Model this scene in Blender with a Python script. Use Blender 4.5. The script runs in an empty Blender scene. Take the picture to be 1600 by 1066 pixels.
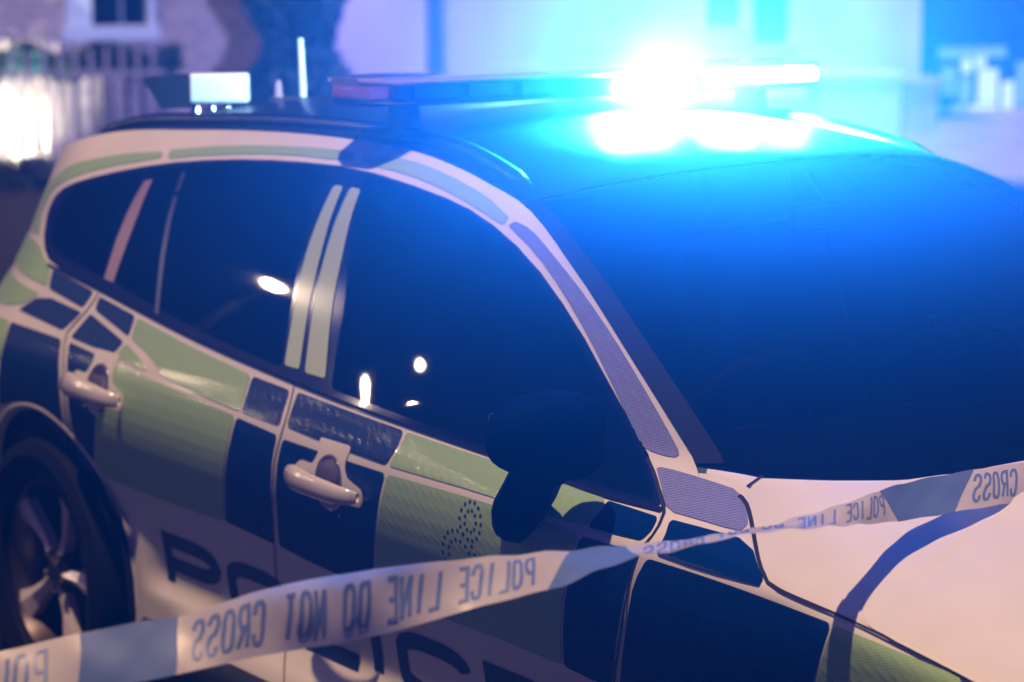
import bpy, bmesh, math, random
from mathutils import Vector, Matrix, noise
from mathutils.geometry import delaunay_2d_cdt
random.seed(7)
scene = bpy.context.scene
COL = scene.collection

# ------------------------------------------------------------------ camera
cam_d = bpy.data.cameras.new('camera'); cam = bpy.data.objects.new('camera', cam_d); COL.objects.link(cam)
CR = Vector((0.58629663, 0.81008531, -0.00424800)); CU = Vector((-0.12867056, 0.09829959, 0.98680346)); CD = Vector((-0.79981257, 0.57801295, -0.16186685))
M = Matrix((( CR.x, CU.x, -CD.x, 5.45763337), (CR.y, CU.y, -CD.y, -3.3984203), (CR.z, CU.z, -CD.z, 1.89346994), (0, 0, 0, 1)))
cam.matrix_world = M
cam_d.lens = 85.0; cam_d.sensor_width = 36.0; cam_d.clip_start = .05; cam_d.clip_end = 300
cam_d.dof.use_dof = True; cam_d.dof.focus_distance = 4.05; cam_d.dof.aperture_fstop = 3.4; cam_d.dof.aperture_blades = 0
scene.camera = cam

# ------------------------------------------------------------------ world: a dim night sky
world = bpy.data.worlds.new('World'); scene.world = world; world.use_nodes = True
wn = world.node_tree; bg = wn.nodes['Background']
bg.inputs['Color'].default_value = (.26, .15, 1.0, 1); bg.inputs['Strength'].default_value = .09

# ------------------------------------------------------------------ key: high sodium lighting over the street
sd = bpy.data.lights.new('street_light_key', 'SUN'); sun = bpy.data.objects.new('street_light_key', sd); COL.objects.link(sun)
sd.energy = 3.55; sd.angle = math.radians(1.2); sd.color = (1.0, .62, .33)
SUN_DIR = Vector((.12, -.20, .96)).normalized()
sun.rotation_euler = SUN_DIR.to_track_quat('Z', 'Y').to_euler()
sun.location = (0, 0, 12)

scene.view_settings.view_transform = 'Standard'; scene.view_settings.look = 'None'
scene.view_settings.exposure = 0; scene.view_settings.gamma = 1
try:
    scene.cycles.use_denoising = True
    scene.cycles.sample_clamp_indirect = 6
    scene.cycles.volume_bounces = 0
    scene.cycles.max_bounces = 8
    scene.cycles.volume_max_steps = 64
except Exception: pass
def hermite(x, xs, ys):
    n = len(xs)
    if x <= xs[0]: return ys[0]
    if x >= xs[-1]: return ys[-1]
    i = 0
    while x > xs[i+1]: i += 1
    def sl(k):
        if k == 0: return (ys[1]-ys[0])/(xs[1]-xs[0])
        if k == n-1: return (ys[-1]-ys[-2])/(xs[-1]-xs[-2])
        a = (ys[k]-ys[k-1])/(xs[k]-xs[k-1]); b = (ys[k+1]-ys[k])/(xs[k+1]-xs[k])
        ha = xs[k]-xs[k-1]; hb = xs[k+1]-xs[k]
        return (a*hb+b*ha)/(ha+hb)
    h = xs[i+1]-xs[i]; t = (x-xs[i])/h
    return ((2*t**3-3*t*t+1)*ys[i]+(t**3-2*t*t+t)*h*sl(i)+(-2*t**3+3*t*t)*ys[i+1]+(t**3-t*t)*h*sl(i+1))
SECT_Z = [.15,.24,.30,.35,.39,.43,.50,.60,.70,.77,.82,.86,.90,.94,.98,1.02,1.06,1.15,1.25,1.33,1.39,1.43,1.46,1.50]
SECT_W = [.83,.885,.892,.880,.861,.846,.852,.870,.894,.909,.913,.910,.901,.886,.868,.8505,.8325,.7905,.7395,.6925,.646,.602,.553,.465]
CORN_Z = [.2,.6,.9,1.06,1.22,1.37,1.5]
CORN_X = [-.34,-.34,-.25,-.14,-.12,-.16,-.25]
def smooth(a, b, x):
    t = min(max((x-a)/(b-a), 0), 1); return t*t*(3-2*t)
def half_width(x, z):
    """Half width of the car body at station x and height z."""
    w = hermite(z, SECT_Z, SECT_W)
    if z < .5 and x < .8 and w > .862: w = .862+(w-.862)*smooth(.56, .80, x)
    if z < .9:
        for cx, cz, r in ((-.01, .335, .43), (2.68, .335, .372)):
            d = ((x-cx)**2+(z-cz)**2)**.5
            f = 1-smooth(r+.01, r+.16, d)
            if f > 0 and w < .862: w += (.862-w)*f
    up = smooth(.88, 1.03, z)
    w -= .085*max(0, x-1.25)**2*up
    w -= .06*max(0, x-2.7)**2
    xc = hermite(z, CORN_Z, CORN_X)
    if x < xc:
        t = min((xc-x)/.47, 1); w -= .30*(1-(1-t*t)**.5)
    return w
HE_X = [2.30,2.45,2.6,2.75,2.9,3.1,3.3,3.5,3.62]
HE_Z = [1.006,.996,.960,.920,.892,.862,.825,.765,.70]
HC_Z = [1.052,1.062,1.055,1.04,1.02,.985,.935,.855,.76]
def hood_edge(x): return hermite(x, HE_X, HE_Z)
def hood_z(x, y):
    """Height of the bonnet at (x, y)."""
    ze = hood_edge(x); zc = hermite(x, HE_X, HC_Z)
    w = half_width(x, ze)
    t = min(abs(y)/w, 1)
    if abs(y) > w: return ze-(abs(y)-w)*1.9
    z = ze + (zc-ze)*(1-t**2.4)
    # soft power-dome crease either side
    yc = .50+.05*(3.2-x)
    z += .010*(1-smooth(yc-.03, yc+.05, abs(y)))
    return z
PATCHES = {
 'cant_a': ('g', [(-0.239, 1.166), (-0.304, 1.217), (-0.294, 1.267), (-0.226, 1.3), (-0.052, 1.345), (0.204, 1.385), (0.193, 1.399), (0.03, 1.385), (-0.172, 1.353), (-0.256, 1.331), (-0.302, 1.301), (-0.40,1.27), (-0.40,1.215), (-0.37,1.165)]),
 'cant_b': ('g', [(0.236, 1.386), (0.473, 1.41), (0.706, 1.426), (1.005, 1.429), (0.978, 1.447), (0.746, 1.444), (0.46, 1.43), (0.218, 1.404)]),
 'cant_c': ('g', [(1.037, 1.428), (1.244, 1.419), (1.414, 1.399), (1.551, 1.374), (1.645, 1.353), (1.65, 1.368), (1.539, 1.401), (1.367, 1.429), (1.191, 1.445), (1.011, 1.446)]),
 'pillar': ('l', [(1.661, 1.354), (1.675, 1.362), (1.729, 1.353), (1.811, 1.32), (1.914, 1.272), (2.014, 1.218), (2.109, 1.159), (2.202, 1.095), (2.291, 1.029), (2.301, 1.018), (2.291, 1.012), (2.223, 1.017), (2.204, 1.028), (2.104, 1.108), (1.999, 1.186), (1.891, 1.254), (1.782, 1.311)]),
 'sail': ('l', [(2.272, 0.993), (2.28, 0.997), (2.38, 0.992), (2.476, 0.985), (2.545, 0.951), (2.547, 0.943), (2.53, 0.941), (2.444, 0.943), (2.367, 0.944), (2.317, 0.968)]),
 'r1': ('g', [(-0.40,1.152), (-0.213, 1.148), (-0.156, 1.124), (-0.088, 1.097), (-0.07, 1.055), (-0.43,1.085)]),
 'r2': ('b', [(-0.074, 1.097), (0.178, 1.07), (0.153, 1.029), (-0.056, 1.052)]),
 'r3g': ('g', [(-0.44,1.065), (-0.098, 1.036), (-0.188, 0.992), (-0.436, 0.983)]),
 'r3b': ('b', [(-0.083, 1.036), (0.155, 1.019), (0.091, 0.969), (-0.176, 0.987)]),
 'r4g': ('g', [(-0.367, 0.96), (-0.206, 0.957), (-0.193, 0.864), (-0.299, 0.817)]),
 'r4b': ('b', [(-0.193, 0.955), (0.102, 0.949), (0.148, 0.848), (0.147, 0.761), (0.137, 0.677), (0.076, 0.733), (0.013, 0.767), (-0.098, 0.77), (-0.229, 0.739), (-0.192, 0.861)]),
 'd5': ('b', [(0.215, 1.063), (0.419, 1.041), (0.421, 0.995), (0.217, 1.032)]),
 'd6': ('b', [(0.202, 1.021), (0.408, 0.981), (0.377, 0.948), (0.146, 0.959)]),
 'd7': ('g', [(0.423, 0.979), (0.512, 0.957), (0.567, 0.936), (0.51, 0.936), (0.393, 0.949)]),
 'd8': ('g', [(0.434, 1.038), (0.718, 1.008), (1.0, 0.986), (1.003, 0.911), (0.814, 0.92), (0.648, 0.93), (0.553, 0.968), (0.435, 0.993)]),
 'd9': ('b', [(1.009, 0.985), (1.168, 0.978), (1.172, 0.906), (1.012, 0.911)]),
 'd10': ('b', [(0.149, 0.948), (0.354, 0.935), (0.367, 0.879), (0.343, 0.8), (0.254, 0.644), (0.187, 0.643), (0.197, 0.753), (0.193, 0.855)]),
 'd11': ('g', [(0.368, 0.934), (0.602, 0.921), (0.821, 0.909), (0.99, 0.9), (0.974, 0.829), (0.892, 0.647), (0.589, 0.64), (0.264, 0.644), (0.354, 0.802), (0.376, 0.881)]),
 'd12': ('b', [(0.999, 0.898), (1.173, 0.888), (1.151, 0.776), (1.106, 0.638), (0.901, 0.648), (0.983, 0.83)]),
 'f13': ('b', [(1.199, 0.979), (1.601, 0.962), (1.602, 0.93), (1.585, 0.895), (1.385, 0.9), (1.202, 0.909)]),
 'f14': ('g', [(1.611, 0.961), (1.81, 0.954), (2.001, 0.949), (2.222, 0.939), (2.23, 0.921), (2.215, 0.895), (2.12, 0.894), (1.927, 0.898), (1.594, 0.895), (1.61, 0.932)]),
 'f15': ('b', [(2.228, 0.938), (2.365, 0.934), (2.375, 0.914), (2.365, 0.9), (2.222, 0.895), (2.233, 0.922)]),
 'f16': ('b', [(1.198, 0.884), (1.393, 0.881), (1.589, 0.88), (1.567, 0.8), (1.486, 0.618), (1.286, 0.626), (1.128, 0.638), (1.174, 0.78)]),
 'f17': ('g', [(1.598, 0.88), (1.933, 0.885), (2.126, 0.882), (2.206, 0.88), (2.179, 0.795), (2.139, 0.708), (2.113, 0.618), (1.88, 0.621), (1.495, 0.617), (1.576, 0.802)]),
 'f18': ('b', [(2.212, 0.878), (2.37, 0.883), (2.356, 0.844), (2.331, 0.777), (2.293, 0.697), (2.259, 0.614), (2.223, 0.609), (2.119, 0.617), (2.147, 0.71), (2.186, 0.797)]),
 'w19': ('b', [(2.391, 0.935), (2.472, 0.935), (2.585, 0.934), (2.673, 0.898), (2.673, 0.888), (2.539, 0.884), (2.414, 0.887), (2.413, 0.913)]),
 'w20': ('b', [(2.396, 0.877), (2.541, 0.877), (2.681, 0.874), (2.843, 0.867), (2.826, 0.817), (2.801, 0.754), (2.708, 0.729), (2.647, 0.72), (2.575, 0.694), (2.475, 0.627), (2.409, 0.55), (2.247, 0.505), (2.282, 0.627), (2.349, 0.77), (2.369, 0.831)]),
 'w21': ('g', [(2.849, 0.866), (2.979, 0.857), (3.105, 0.847), (3.113, 0.832), (3.111, 0.768), (2.976, 0.742), (2.886, 0.76), (2.808, 0.754), (2.832, 0.819)]),
 'dlo': ('k', [(-0.244, 1.22), (-0.245, 1.258), (-0.19, 1.292), (-0.032, 1.33), (0.218, 1.373), (0.488, 1.401), (0.755, 1.415), (1.046, 1.419), (1.376, 1.394), (1.571, 1.365), (1.768, 1.304), (1.954, 1.207), (2.108, 1.101), (2.237, 1.007), (2.359, 0.943), (2.186, 0.944), (1.998, 0.954), (1.589, 0.972), (1.173, 0.994), (0.704, 1.027), (0.2, 1.077), (-0.094, 1.107), (-0.185, 1.15)]),
 'pane_q': ('k', [(-0.195, 1.22), (-0.157, 1.282), (-0.017, 1.318), (0.174, 1.352), (0.181, 1.229), (0.202, 1.105), (-0.08, 1.132), (-0.153, 1.169)]),
 'pane_r': ('k', [(0.207, 1.357), (0.506, 1.391), (0.773, 1.406), (0.942, 1.41), (1.017, 1.235), (1.106, 1.015), (0.688, 1.047), (0.266, 1.099), (0.228, 1.233)]),
 'pane_f': ('k', [(1.102, 1.408), (1.391, 1.383), (1.571, 1.355), (1.759, 1.296), (1.945, 1.199), (2.094, 1.096), (2.225, 1.003), (2.323, 0.953), (2.171, 0.955), (1.601, 0.985), (1.315, 1.001), (1.244, 1.193)]),
 'strip1': ('g', [(1.011, 1.38), (1.048, 1.381), (1.091, 1.256), (1.128, 1.142), (1.178, 1.021), (1.117, 1.022), (1.084, 1.111), (1.036, 1.237), (1.024, 1.316)]),
 'strip2': ('g', [(1.077, 1.381), (1.119, 1.38), (1.177, 1.251), (1.213, 1.152), (1.284, 1.017), (1.203, 1.018), (1.156, 1.119), (1.114, 1.232), (1.091, 1.321)]),
 'div': ('m', [(0.199, 1.33), (0.233, 1.337), (0.249, 1.235), (0.259, 1.099), (0.208, 1.103), (0.187, 1.23)]),
 'div2': ('n', [(0.351, 1.361), (0.368, 1.362), (0.428, 1.222), (0.525, 1.056), (0.506, 1.057), (0.407, 1.22)]),
}
LINES = {
 'sh_rear': [(0.206, 1.07), (0.176, 1.023), (0.131, 0.98), (0.124, 0.952), (0.172, 0.852), (0.174, 0.757), (0.165, 0.666), (0.177, 0.632), (0.22, 0.553)],
 'sh_rear_top': [(0.206, 1.07), (0.066, 1.09), (-0.094, 1.107)],
 'sh_mid': [(1.178, 0.99), (1.189, 0.942), (1.188, 0.89), (1.174, 0.835), (1.156, 0.763), (1.106, 0.638), (1.075, 0.471), (1.171, 0.304)],
 'sh_front': [(2.238, 1.005), (2.312, 0.967), (2.368, 0.94), (2.384, 0.91), (2.373, 0.884), (2.362, 0.848), (2.335, 0.766), (2.269, 0.624), (2.234, 0.513)],
 'sh_wing': [(2.474, 0.992), (2.506, 0.971), (2.596, 0.933), (2.671, 0.902), (2.716, 0.891), (2.909, 0.877), (3.12, 0.864)],
 'trimline': [(-0.111, 1.105), (0.2, 1.077), (0.704, 1.027), (1.173, 0.994), (1.589, 0.972), (1.998, 0.954), (2.186, 0.944), (2.359, 0.943)],
}
TAPE = [
    (0, [2.596, -2.2621, 0.9781], [2.6318, -2.2802, 0.9061]),
    (0.101, [2.6357, -2.1736, 0.9989], [2.6855, -2.1983, 0.9397]),
    (0.266, [2.7175, -2.0317, 1.03], [2.7645, -2.0577, 0.9686]),
    (0.349, [2.7534, -1.9577, 1.0401], [2.8036, -1.9865, 0.9829]),
    (0.433, [2.8028, -1.8903, 1.0681], [2.8284, -1.9069, 0.9898]),
    (0.59, [2.8669, -1.7493, 1.0892], [2.8784, -1.7581, 1.001]),
    (0.765, [2.8882, -1.5643, 1.084], [2.9465, -1.6062, 1.0444]),
    (0.868, [2.8912, -1.4588, 1.0756], [2.9541, -1.5064, 1.0508]),
    (0.966, [2.8906, -1.3579, 1.0674], [2.9569, -1.4105, 1.0673]),
    (1.066, [2.8945, -1.257, 1.0614], [2.9598, -1.3114, 1.0689]),
    (1.211, [2.8799, -1.1117, 1.052], [2.9435, -1.168, 1.0662]),
    (1.38, [2.8673, -0.9426, 1.0572], [2.9289, -1.0005, 1.0491]),
    (1.648, [2.7936, -0.6924, 1.0515], [2.8445, -0.7421, 1.0071]),
    (1.801, [2.7992, -0.54, 1.0532], [2.8472, -0.5891, 1.0044]),
    (1.905, [2.7949, -0.4356, 1.0494], [2.8416, -0.4848, 0.9992]),
    (2.094, [2.7946, -0.2465, 1.0491], [2.8399, -0.2967, 0.9977]),
]
from mathutils.kdtree import KDTree
# ------------------------------------------------------------------ helpers
def S2L(c):
    return tuple(((v/255)/12.92 if v/255 <= .04045 else ((v/255+.055)/1.055)**2.4) for v in c)
MATS = {}
def mat(name, col, rough=.5, metal=0, coat=0, spec=.5, **k):
    m = bpy.data.materials.new(name); m.use_nodes = True
    b = m.node_tree.nodes['Principled BSDF']
    b.inputs['Base Color'].default_value = (*col, 1); b.inputs['Roughness'].default_value = rough
    b.inputs['Metallic'].default_value = metal; b.inputs['Coat Weight'].default_value = coat
    b.inputs['Coat Roughness'].default_value = k.get('coat_rough', .04)
    b.inputs['Specular IOR Level'].default_value = spec
    if 'emit' in k:
        b.inputs['Emission Color'].default_value = (*k['emit'], 1); b.inputs['Emission Strength'].default_value = k['power']
    MATS[name] = m
    return m
def nodes(m): return m.node_tree.nodes, m.node_tree.links, m.node_tree.nodes['Principled BSDF']
def noise_color(m, c1, c2, scale=5, detail=6, bump=0, stretch=(1, 1, 1), lo=.3, hi=.7, dist=.01):
    n, l, b = nodes(m)
    tc = n.new('ShaderNodeTexCoord'); mp = n.new('ShaderNodeMapping'); mp.inputs['Scale'].default_value = stretch
    t = n.new('ShaderNodeTexNoise'); t.inputs['Scale'].default_value = scale; t.inputs['Detail'].default_value = detail
    r = n.new('ShaderNodeMapRange'); r.inputs[1].default_value = lo; r.inputs[2].default_value = hi
    mx = n.new('ShaderNodeMix'); mx.data_type = 'RGBA'
    mx.inputs[6].default_value = (*c1, 1); mx.inputs[7].default_value = (*c2, 1)
    l.new(tc.outputs['Object'], mp.inputs[0]); l.new(mp.outputs[0], t.inputs[0]); l.new(t.outputs[0], r.inputs[0]); l.new(r.outputs[0], mx.inputs[0]); l.new(mx.outputs[2], b.inputs['Base Color'])
    if bump:
        bp = n.new('ShaderNodeBump'); bp.inputs['Strength'].default_value = bump; bp.inputs['Distance'].default_value = dist
        l.new(t.outputs[0], bp.inputs['Height']); l.new(bp.outputs[0], b.inputs['Normal'])
    return mx
def mesh_obj(name, verts, faces, m, parent=None, smooth=True, normals=None):
    me = bpy.data.meshes.new(name); me.from_pydata([tuple(v) for v in verts], [], faces); me.update()
    if m: me.materials.append(m)
    if smooth: me.polygons.foreach_set('use_smooth', [True]*len(me.polygons))
    if normals: me.normals_split_custom_set_from_vertices([tuple(n) for n in normals])
    o = bpy.data.objects.new(name, me); COL.objects.link(o)
    if parent: o.parent = parent
    return o
def tag(o, label=None, cat=None, group=None, kind=None):
    if label: o['label'] = label
    if cat: o['category'] = cat
    if group: o['group'] = group
    if kind: o['kind'] = kind
    return o
def empty(name, loc=(0, 0, 0), rz=0):
    o = bpy.data.objects.new(name, None); COL.objects.link(o); o.location = loc; o.rotation_euler = (0, 0, rz); o.empty_display_size = .2
    return o
class MB:
    def __init__(s): s.v = []; s.f = []
    def add(s, vs, fs):
        k = len(s.v); s.v += [Vector(v) for v in vs]; s.f += [tuple(i+k for i in f) for f in fs]
    def box(s, c, d, rot=None, taper=1, bev=0):
        x, y, z = (q/2 for q in d)
        pts = [(-x, -y, -z), (x, -y, -z), (x, y, -z), (-x, y, -z), (-x*taper, -y*taper, z), (x*taper, -y*taper, z), (x*taper, y*taper, z), (-x*taper, y*taper, z)]
        fs = [(0, 3, 2, 1), (4, 5, 6, 7), (0, 1, 5, 4), (1, 2, 6, 5), (2, 3, 7, 6), (3, 0, 4, 7)]
        if bev:
            bm = bmesh.new(); vs = [bm.verts.new(p) for p in pts]
            for f in fs: bm.faces.new([vs[i] for i in f])
            bmesh.ops.bevel(bm, geom=bm.edges[:], offset=bev, segments=3, profile=.6, affect='EDGES')
            bm.verts.index_update(); pts = [v.co.copy() for v in bm.verts]; fs = [tuple(v.index for v in f.verts) for f in bm.faces]; bm.free()
        pts = [Vector(p) for p in pts]
        if rot: pts = [rot @ p for p in pts]
        s.add([p+Vector(c) for p in pts], fs); return s
    def tube(s, path, rad, n=10, caps=True, flat=1.0):
        path = [Vector(p) for p in path]; rings = []
        for i, p in enumerate(path):
            t = (path[min(i+1, len(path)-1)]-path[max(i-1, 0)]).normalized()
            up = Vector((0, 0, 1)) if abs(t.z) < .95 else Vector((1, 0, 0))
            a = t.cross(up).normalized(); b = a.cross(t)
            r = rad[i] if isinstance(rad, (list, tuple)) else rad
            rings.append([p+a*math.cos(2*math.pi*k/n)*r+b*math.sin(2*math.pi*k/n)*r*flat for k in range(n)])
        vs = [v for r in rings for v in r]; fs = []
        for i in range(len(path)-1):
            for k in range(n):
                fs.append((i*n+k, i*n+(k+1) % n, (i+1)*n+(k+1) % n, (i+1)*n+k))
        if caps: fs.append(tuple(range(n))[::-1]); fs.append(tuple((len(path)-1)*n+k for k in range(n)))
        s.add(vs, fs); return s
    def lathe(s, prof, c=(0, 0, 0), axis='Z', n=32, a0=0, a1=2*math.pi):
        vs = []; full = abs(a1-a0-2*math.pi) < 1e-6; m = n if full else n+1
        for r, h in prof:
            for k in range(m):
                a = a0+(a1-a0)*k/n; x, y = r*math.cos(a), r*math.sin(a)
                p = (x, y, h) if axis == 'Z' else ((x, h, y) if axis == 'Y' else (h, x, y))
                vs.append(Vector(p)+Vector(c))
        fs = []
        for i in range(len(prof)-1):
            for k in range(n):
                k2 = (k+1) % m if full else k+1
                fs.append((i*m+k, i*m+k2, (i+1)*m+k2, (i+1)*m+k))
        s.add(vs, fs); return s
    def build(s, name, m, parent=None, smooth=False):
        o = mesh_obj(name, s.v, s.f, m, parent, smooth)
        if smooth == 'auto':
            o.data.polygons.foreach_set('use_smooth', [True]*len(o.data.polygons))
            o.data.set_sharp_from_angle(angle=math.radians(35))
        return o

# ------------------------------------------------------------------ materials
WHITE = mat('white_car_paint', (.78, .78, .78), .42, coat=1, coat_rough=.05)
noise_color(WHITE, (.76, .76, .76), (.81, .81, .80), 9, 5)
def vinyl(name, c, dark, line=.35):
    m = mat(name, c, .45, coat=.6, coat_rough=.08, spec=.25)
    n, l, b = nodes(m)
    tc = n.new('ShaderNodeTexCoord'); mp = n.new('ShaderNodeMapping'); mp.inputs['Scale'].default_value = (230, 0, 230)
    mp.inputs['Rotation'].default_value = (0, math.radians(18), 0)
    v = n.new('ShaderNodeTexVoronoi'); v.feature = 'DISTANCE_TO_EDGE'; v.inputs['Scale'].default_value = 1; v.inputs['Randomness'].default_value = .22
    r = n.new('ShaderNodeMapRange'); r.inputs[1].default_value = .06; r.inputs[2].default_value = .2
    mx = n.new('ShaderNodeMix'); mx.data_type = 'RGBA'; mx.inputs[6].default_value = (*dark, 1); mx.inputs[7].default_value = (*c, 1)
    l.new(tc.outputs['Object'], mp.inputs[0]); l.new(mp.outputs[0], v.inputs['Vector']); l.new(v.outputs['Distance'], r.inputs[0]); l.new(r.outputs[0], mx.inputs[0])
    # broader tile pattern of the reflective sheeting
    w = n.new('ShaderNodeTexWave'); w.bands_direction = 'X'; w.inputs['Scale'].default_value = 16; w.inputs['Distortion'].default_value = 0
    mp2 = n.new('ShaderNodeMapping'); mp2.inputs['Rotation'].default_value = (0, math.radians(50), 0)
    w2 = n.new('ShaderNodeTexWave'); w2.bands_direction = 'Z'; w2.inputs['Scale'].default_value = 11
    l.new(tc.outputs['Object'], mp2.inputs[0]); l.new(mp2.outputs[0], w.inputs['Vector']); l.new(tc.outputs['Object'], w2.inputs['Vector'])
    mul = n.new('ShaderNodeMath'); mul.operation = 'MULTIPLY'; l.new(w.outputs['Fac'], mul.inputs[0]); l.new(w2.outputs['Fac'], mul.inputs[1])
    mx2 = n.new('ShaderNodeMix'); mx2.data_type = 'RGBA'; mx2.inputs[7].default_value = (*[q*.8 for q in c], 1)
    m3 = n.new('ShaderNodeMath'); m3.operation = 'MULTIPLY'; m3.inputs[1].default_value = line; l.new(mul.outputs[0], m3.inputs[0])
    l.new(m3.outputs[0], mx2.inputs[0]); l.new(mx.outputs[2], mx2.inputs[6]); l.new(mx2.outputs[2], b.inputs['Base Color'])
    bp = n.new('ShaderNodeBump'); bp.inputs['Strength'].default_value = .45; bp.inputs['Distance'].default_value = .0008
    ad = n.new('ShaderNodeMath'); ad.operation = 'ADD'; l.new(v.outputs['Distance'], ad.inputs[0]); l.new(mul.outputs[0], ad.inputs[1])
    l.new(ad.outputs[0], bp.inputs['Height']); l.new(bp.outputs[0], b.inputs['Normal']); bp2 = n.new('ShaderNodeBump'); bp2.inputs['Strength'].default_value = .22; bp2.inputs['Distance'].default_value = .0008; l.new(ad.outputs[0], bp2.inputs['Height']); l.new(bp2.outputs[0], b.inputs['Coat Normal'])
    rr = n.new('ShaderNodeMapRange'); rr.inputs[3].default_value = .3; rr.inputs[4].default_value = .5; l.new(v.outputs['Distance'], rr.inputs[0]); l.new(rr.outputs[0], b.inputs['Roughness'])
    return m
GREEN = vinyl('sage_green_reflective_vinyl', (.38, .62, .29), (.25, .42, .19))
BLUE = vinyl('navy_reflective_vinyl', (.001, .026, .15), (.0005, .016, .10), .5)
BLUE.node_tree.nodes['Principled BSDF'].inputs['Coat Weight'].default_value = .22
BLUE.node_tree.nodes['Principled BSDF'].inputs['Specular IOR Level'].default_value = .12
LAV = vinyl('lavender_reflective_vinyl', (.30, .33, .66), (.08, .10, .34))
STRIPG = mat('pale_green_strip_vinyl', (.42, .56, .36), .35, coat=.5, coat_rough=.12)
GLASS = mat('dark_tinted_glass', (.0005, .004, .016), .02, spec=.42)
GLOSS = mat('gloss_black_trim', (.003, .006, .016), .12, coat=1, coat_rough=.03)
ROOFP = mat('gloss_black_roof_paint', (.003, .010, .034), .42, coat=.16, coat_rough=.12, spec=.25)
RUBBER = mat('black_rubber', (.006, .007, .018), .7, spec=.12)
PLAST = mat('dark_textured_plastic', (.008, .010, .020), .55)
TYRE = mat('tyre_rubber', (.004, .004, .006), .8, spec=.15)
ALLOY = mat('machined_alloy', (.88, .82, .84), .28, metal=.35)
ALLOYD = mat('dark_alloy', (.05, .04, .05), .35, metal=.6)
SEAM = mat('panel_gap_black', (.004, .004, .008), .7)
PILLAR = mat('mauve_pillar_trim', (.30, .19, .24), .35)
PILLAR2 = mat('dim_window_divider', (.05, .05, .12), .3)
LETTER = mat('navy_lettering_vinyl', (.002, .020, .085), .35, coat=.4)
CHROME = mat('bright_metal', (.7, .7, .72), .15, metal=1)
WPLAST = mat('white_plastic', (.75, .78, .8), .4)
LENS = mat('lightbar_clear_lens', (.42, .34, .44), .16, metal=.25, coat=1)
LEDON = mat('lit_led_module', (.5, .6, .8), .3, emit=(.45, .85, 1.0), power=14)
LEDOFF = mat('unlit_led_module', (.05, .08, .16), .15, coat=1)
LEDRED = mat('pink_end_lens', (.75, .30, .42), .12, coat=1, metal=.3, emit=(1, .22, .35), power=.12)
WSG = bpy.data.materials.new('windscreen_glass'); WSG.use_nodes = True; _n = WSG.node_tree.nodes; _l = WSG.node_tree.links; _n.remove(_n['Principled BSDF'])
_t = _n.new('ShaderNodeBsdfTransparent'); _t.inputs['Color'].default_value = (.28, .36, .42, 1); _g = _n.new('ShaderNodeBsdfGlossy'); _g.inputs['Roughness'].default_value = .02
_f = _n.new('ShaderNodeFresnel'); _f.inputs['IOR'].default_value = 1.5; _m = _n.new('ShaderNodeMixShader')
_l.new(_f.outputs[0], _m.inputs[0]); _l.new(_t.outputs[0], _m.inputs[1]); _l.new(_g.outputs[0], _m.inputs[2]); _l.new(_m.outputs[0], _n['Material Output'].inputs['Surface'])
mat('pale_sill_trim', (.6, .55, .5), .4)
CABIN = mat('dark_cabin_trim', (.006, .008, .014), .7, spec=.2)
SEATM = mat('charcoal_seat_fabric', (.020, .020, .028), .9, spec=.1)
LAMPG = mat('headlight_glass', (.02, .02, .03), .05, coat=1)
GLASSV = GLASS

# ------------------------------------------------------------------ surfaces of the car
BTX = [-.68, -.386, -.152, .215, .568, .926, 1.266, 1.508, 1.699, 1.903, 2.149, 2.36, 2.46]
BTZ = [1.300, 1.376, 1.423, 1.450, 1.465, 1.467, 1.453, 1.423, 1.383, 1.290, 1.141, .998, .93]
def top_z(x): return hermite(x, BTX, BTZ)
def side_pt(x, z, off=0, sg=-1):
    e = 2e-3
    w = half_width(x, z)
    dx = (half_width(x+e, z)-half_width(x-e, z))/(2*e); dz = (half_width(x, z+e)-half_width(x, z-e))/(2*e)
    n = Vector((-dx, 1, -dz)).normalized()
    p = Vector((x, w, z))+n*off
    if x > 2.40:                                   # rolled shoulder: shade smoothly into the bonnet
        he = hood_edge(x); f = smooth(he-.06, he, z)*smooth(2.40, 2.5, x)
        if f > 0: n = n.lerp(Vector((0, .55, .83)), f).normalized()
    if sg < 0: p.y = -p.y; n.y = -n.y
    return p, n
def hood_pt(x, y, off=0):
    e = 2e-3
    dx = (hood_z(x+e, y)-hood_z(x-e, y))/(2*e); dy = (hood_z(x, y+e)-hood_z(x, y-e))/(2*e)
    n = Vector((-dx, -dy, 1)).normalized(); p = Vector((x, y, hood_z(x, y)))+n*off
    f = smooth(.82, 1, min(1, abs(y)/half_width(x, hood_edge(x))))*smooth(2.40, 2.5, x)
    if f > 0: n = n.lerp(Vector((0, .55 if y > 0 else -.55, .83)), f).normalized()
    return p, n
def round_poly(poly, r, n=4):
    out = []; N = len(poly)
    for i in range(N):
        a = Vector(poly[i-1]); b = Vector(poly[i]); c = Vector(poly[(i+1) % N])
        u = a-b; v = c-b; lu = u.length; lv = v.length
        if lu < 1e-6 or lv < 1e-6: continue
        cosang = u.dot(v)/(lu*lv)
        if cosang < -.93: out.append(b); continue
        d = min(r, lu*.45, lv*.45); p = b+u/lu*d; q = b+v/lv*d
        for k in range(n+1):
            t = k/n; out.append(p*(1-t)**2+b*2*t*(1-t)+q*t*t)
    return out
def smooth_poly(poly, passes=1):
    """Chaikin only at shallow corners, so curves drawn with few points read as curves."""
    for _ in range(passes):
        out = []; N = len(poly)
        for i in range(N):
            a = Vector(poly[i-1]); b = Vector(poly[i]); c = Vector(poly[(i+1) % N])
            u = (a-b); v = (c-b)
            if u.length > 1e-6 and v.length > 1e-6 and u.normalized().dot(v.normalized()) < -.80:
                out.append(b+u*.25); out.append(b+v*.25)
            else: out.append(b)
        poly = out
    return poly
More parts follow.
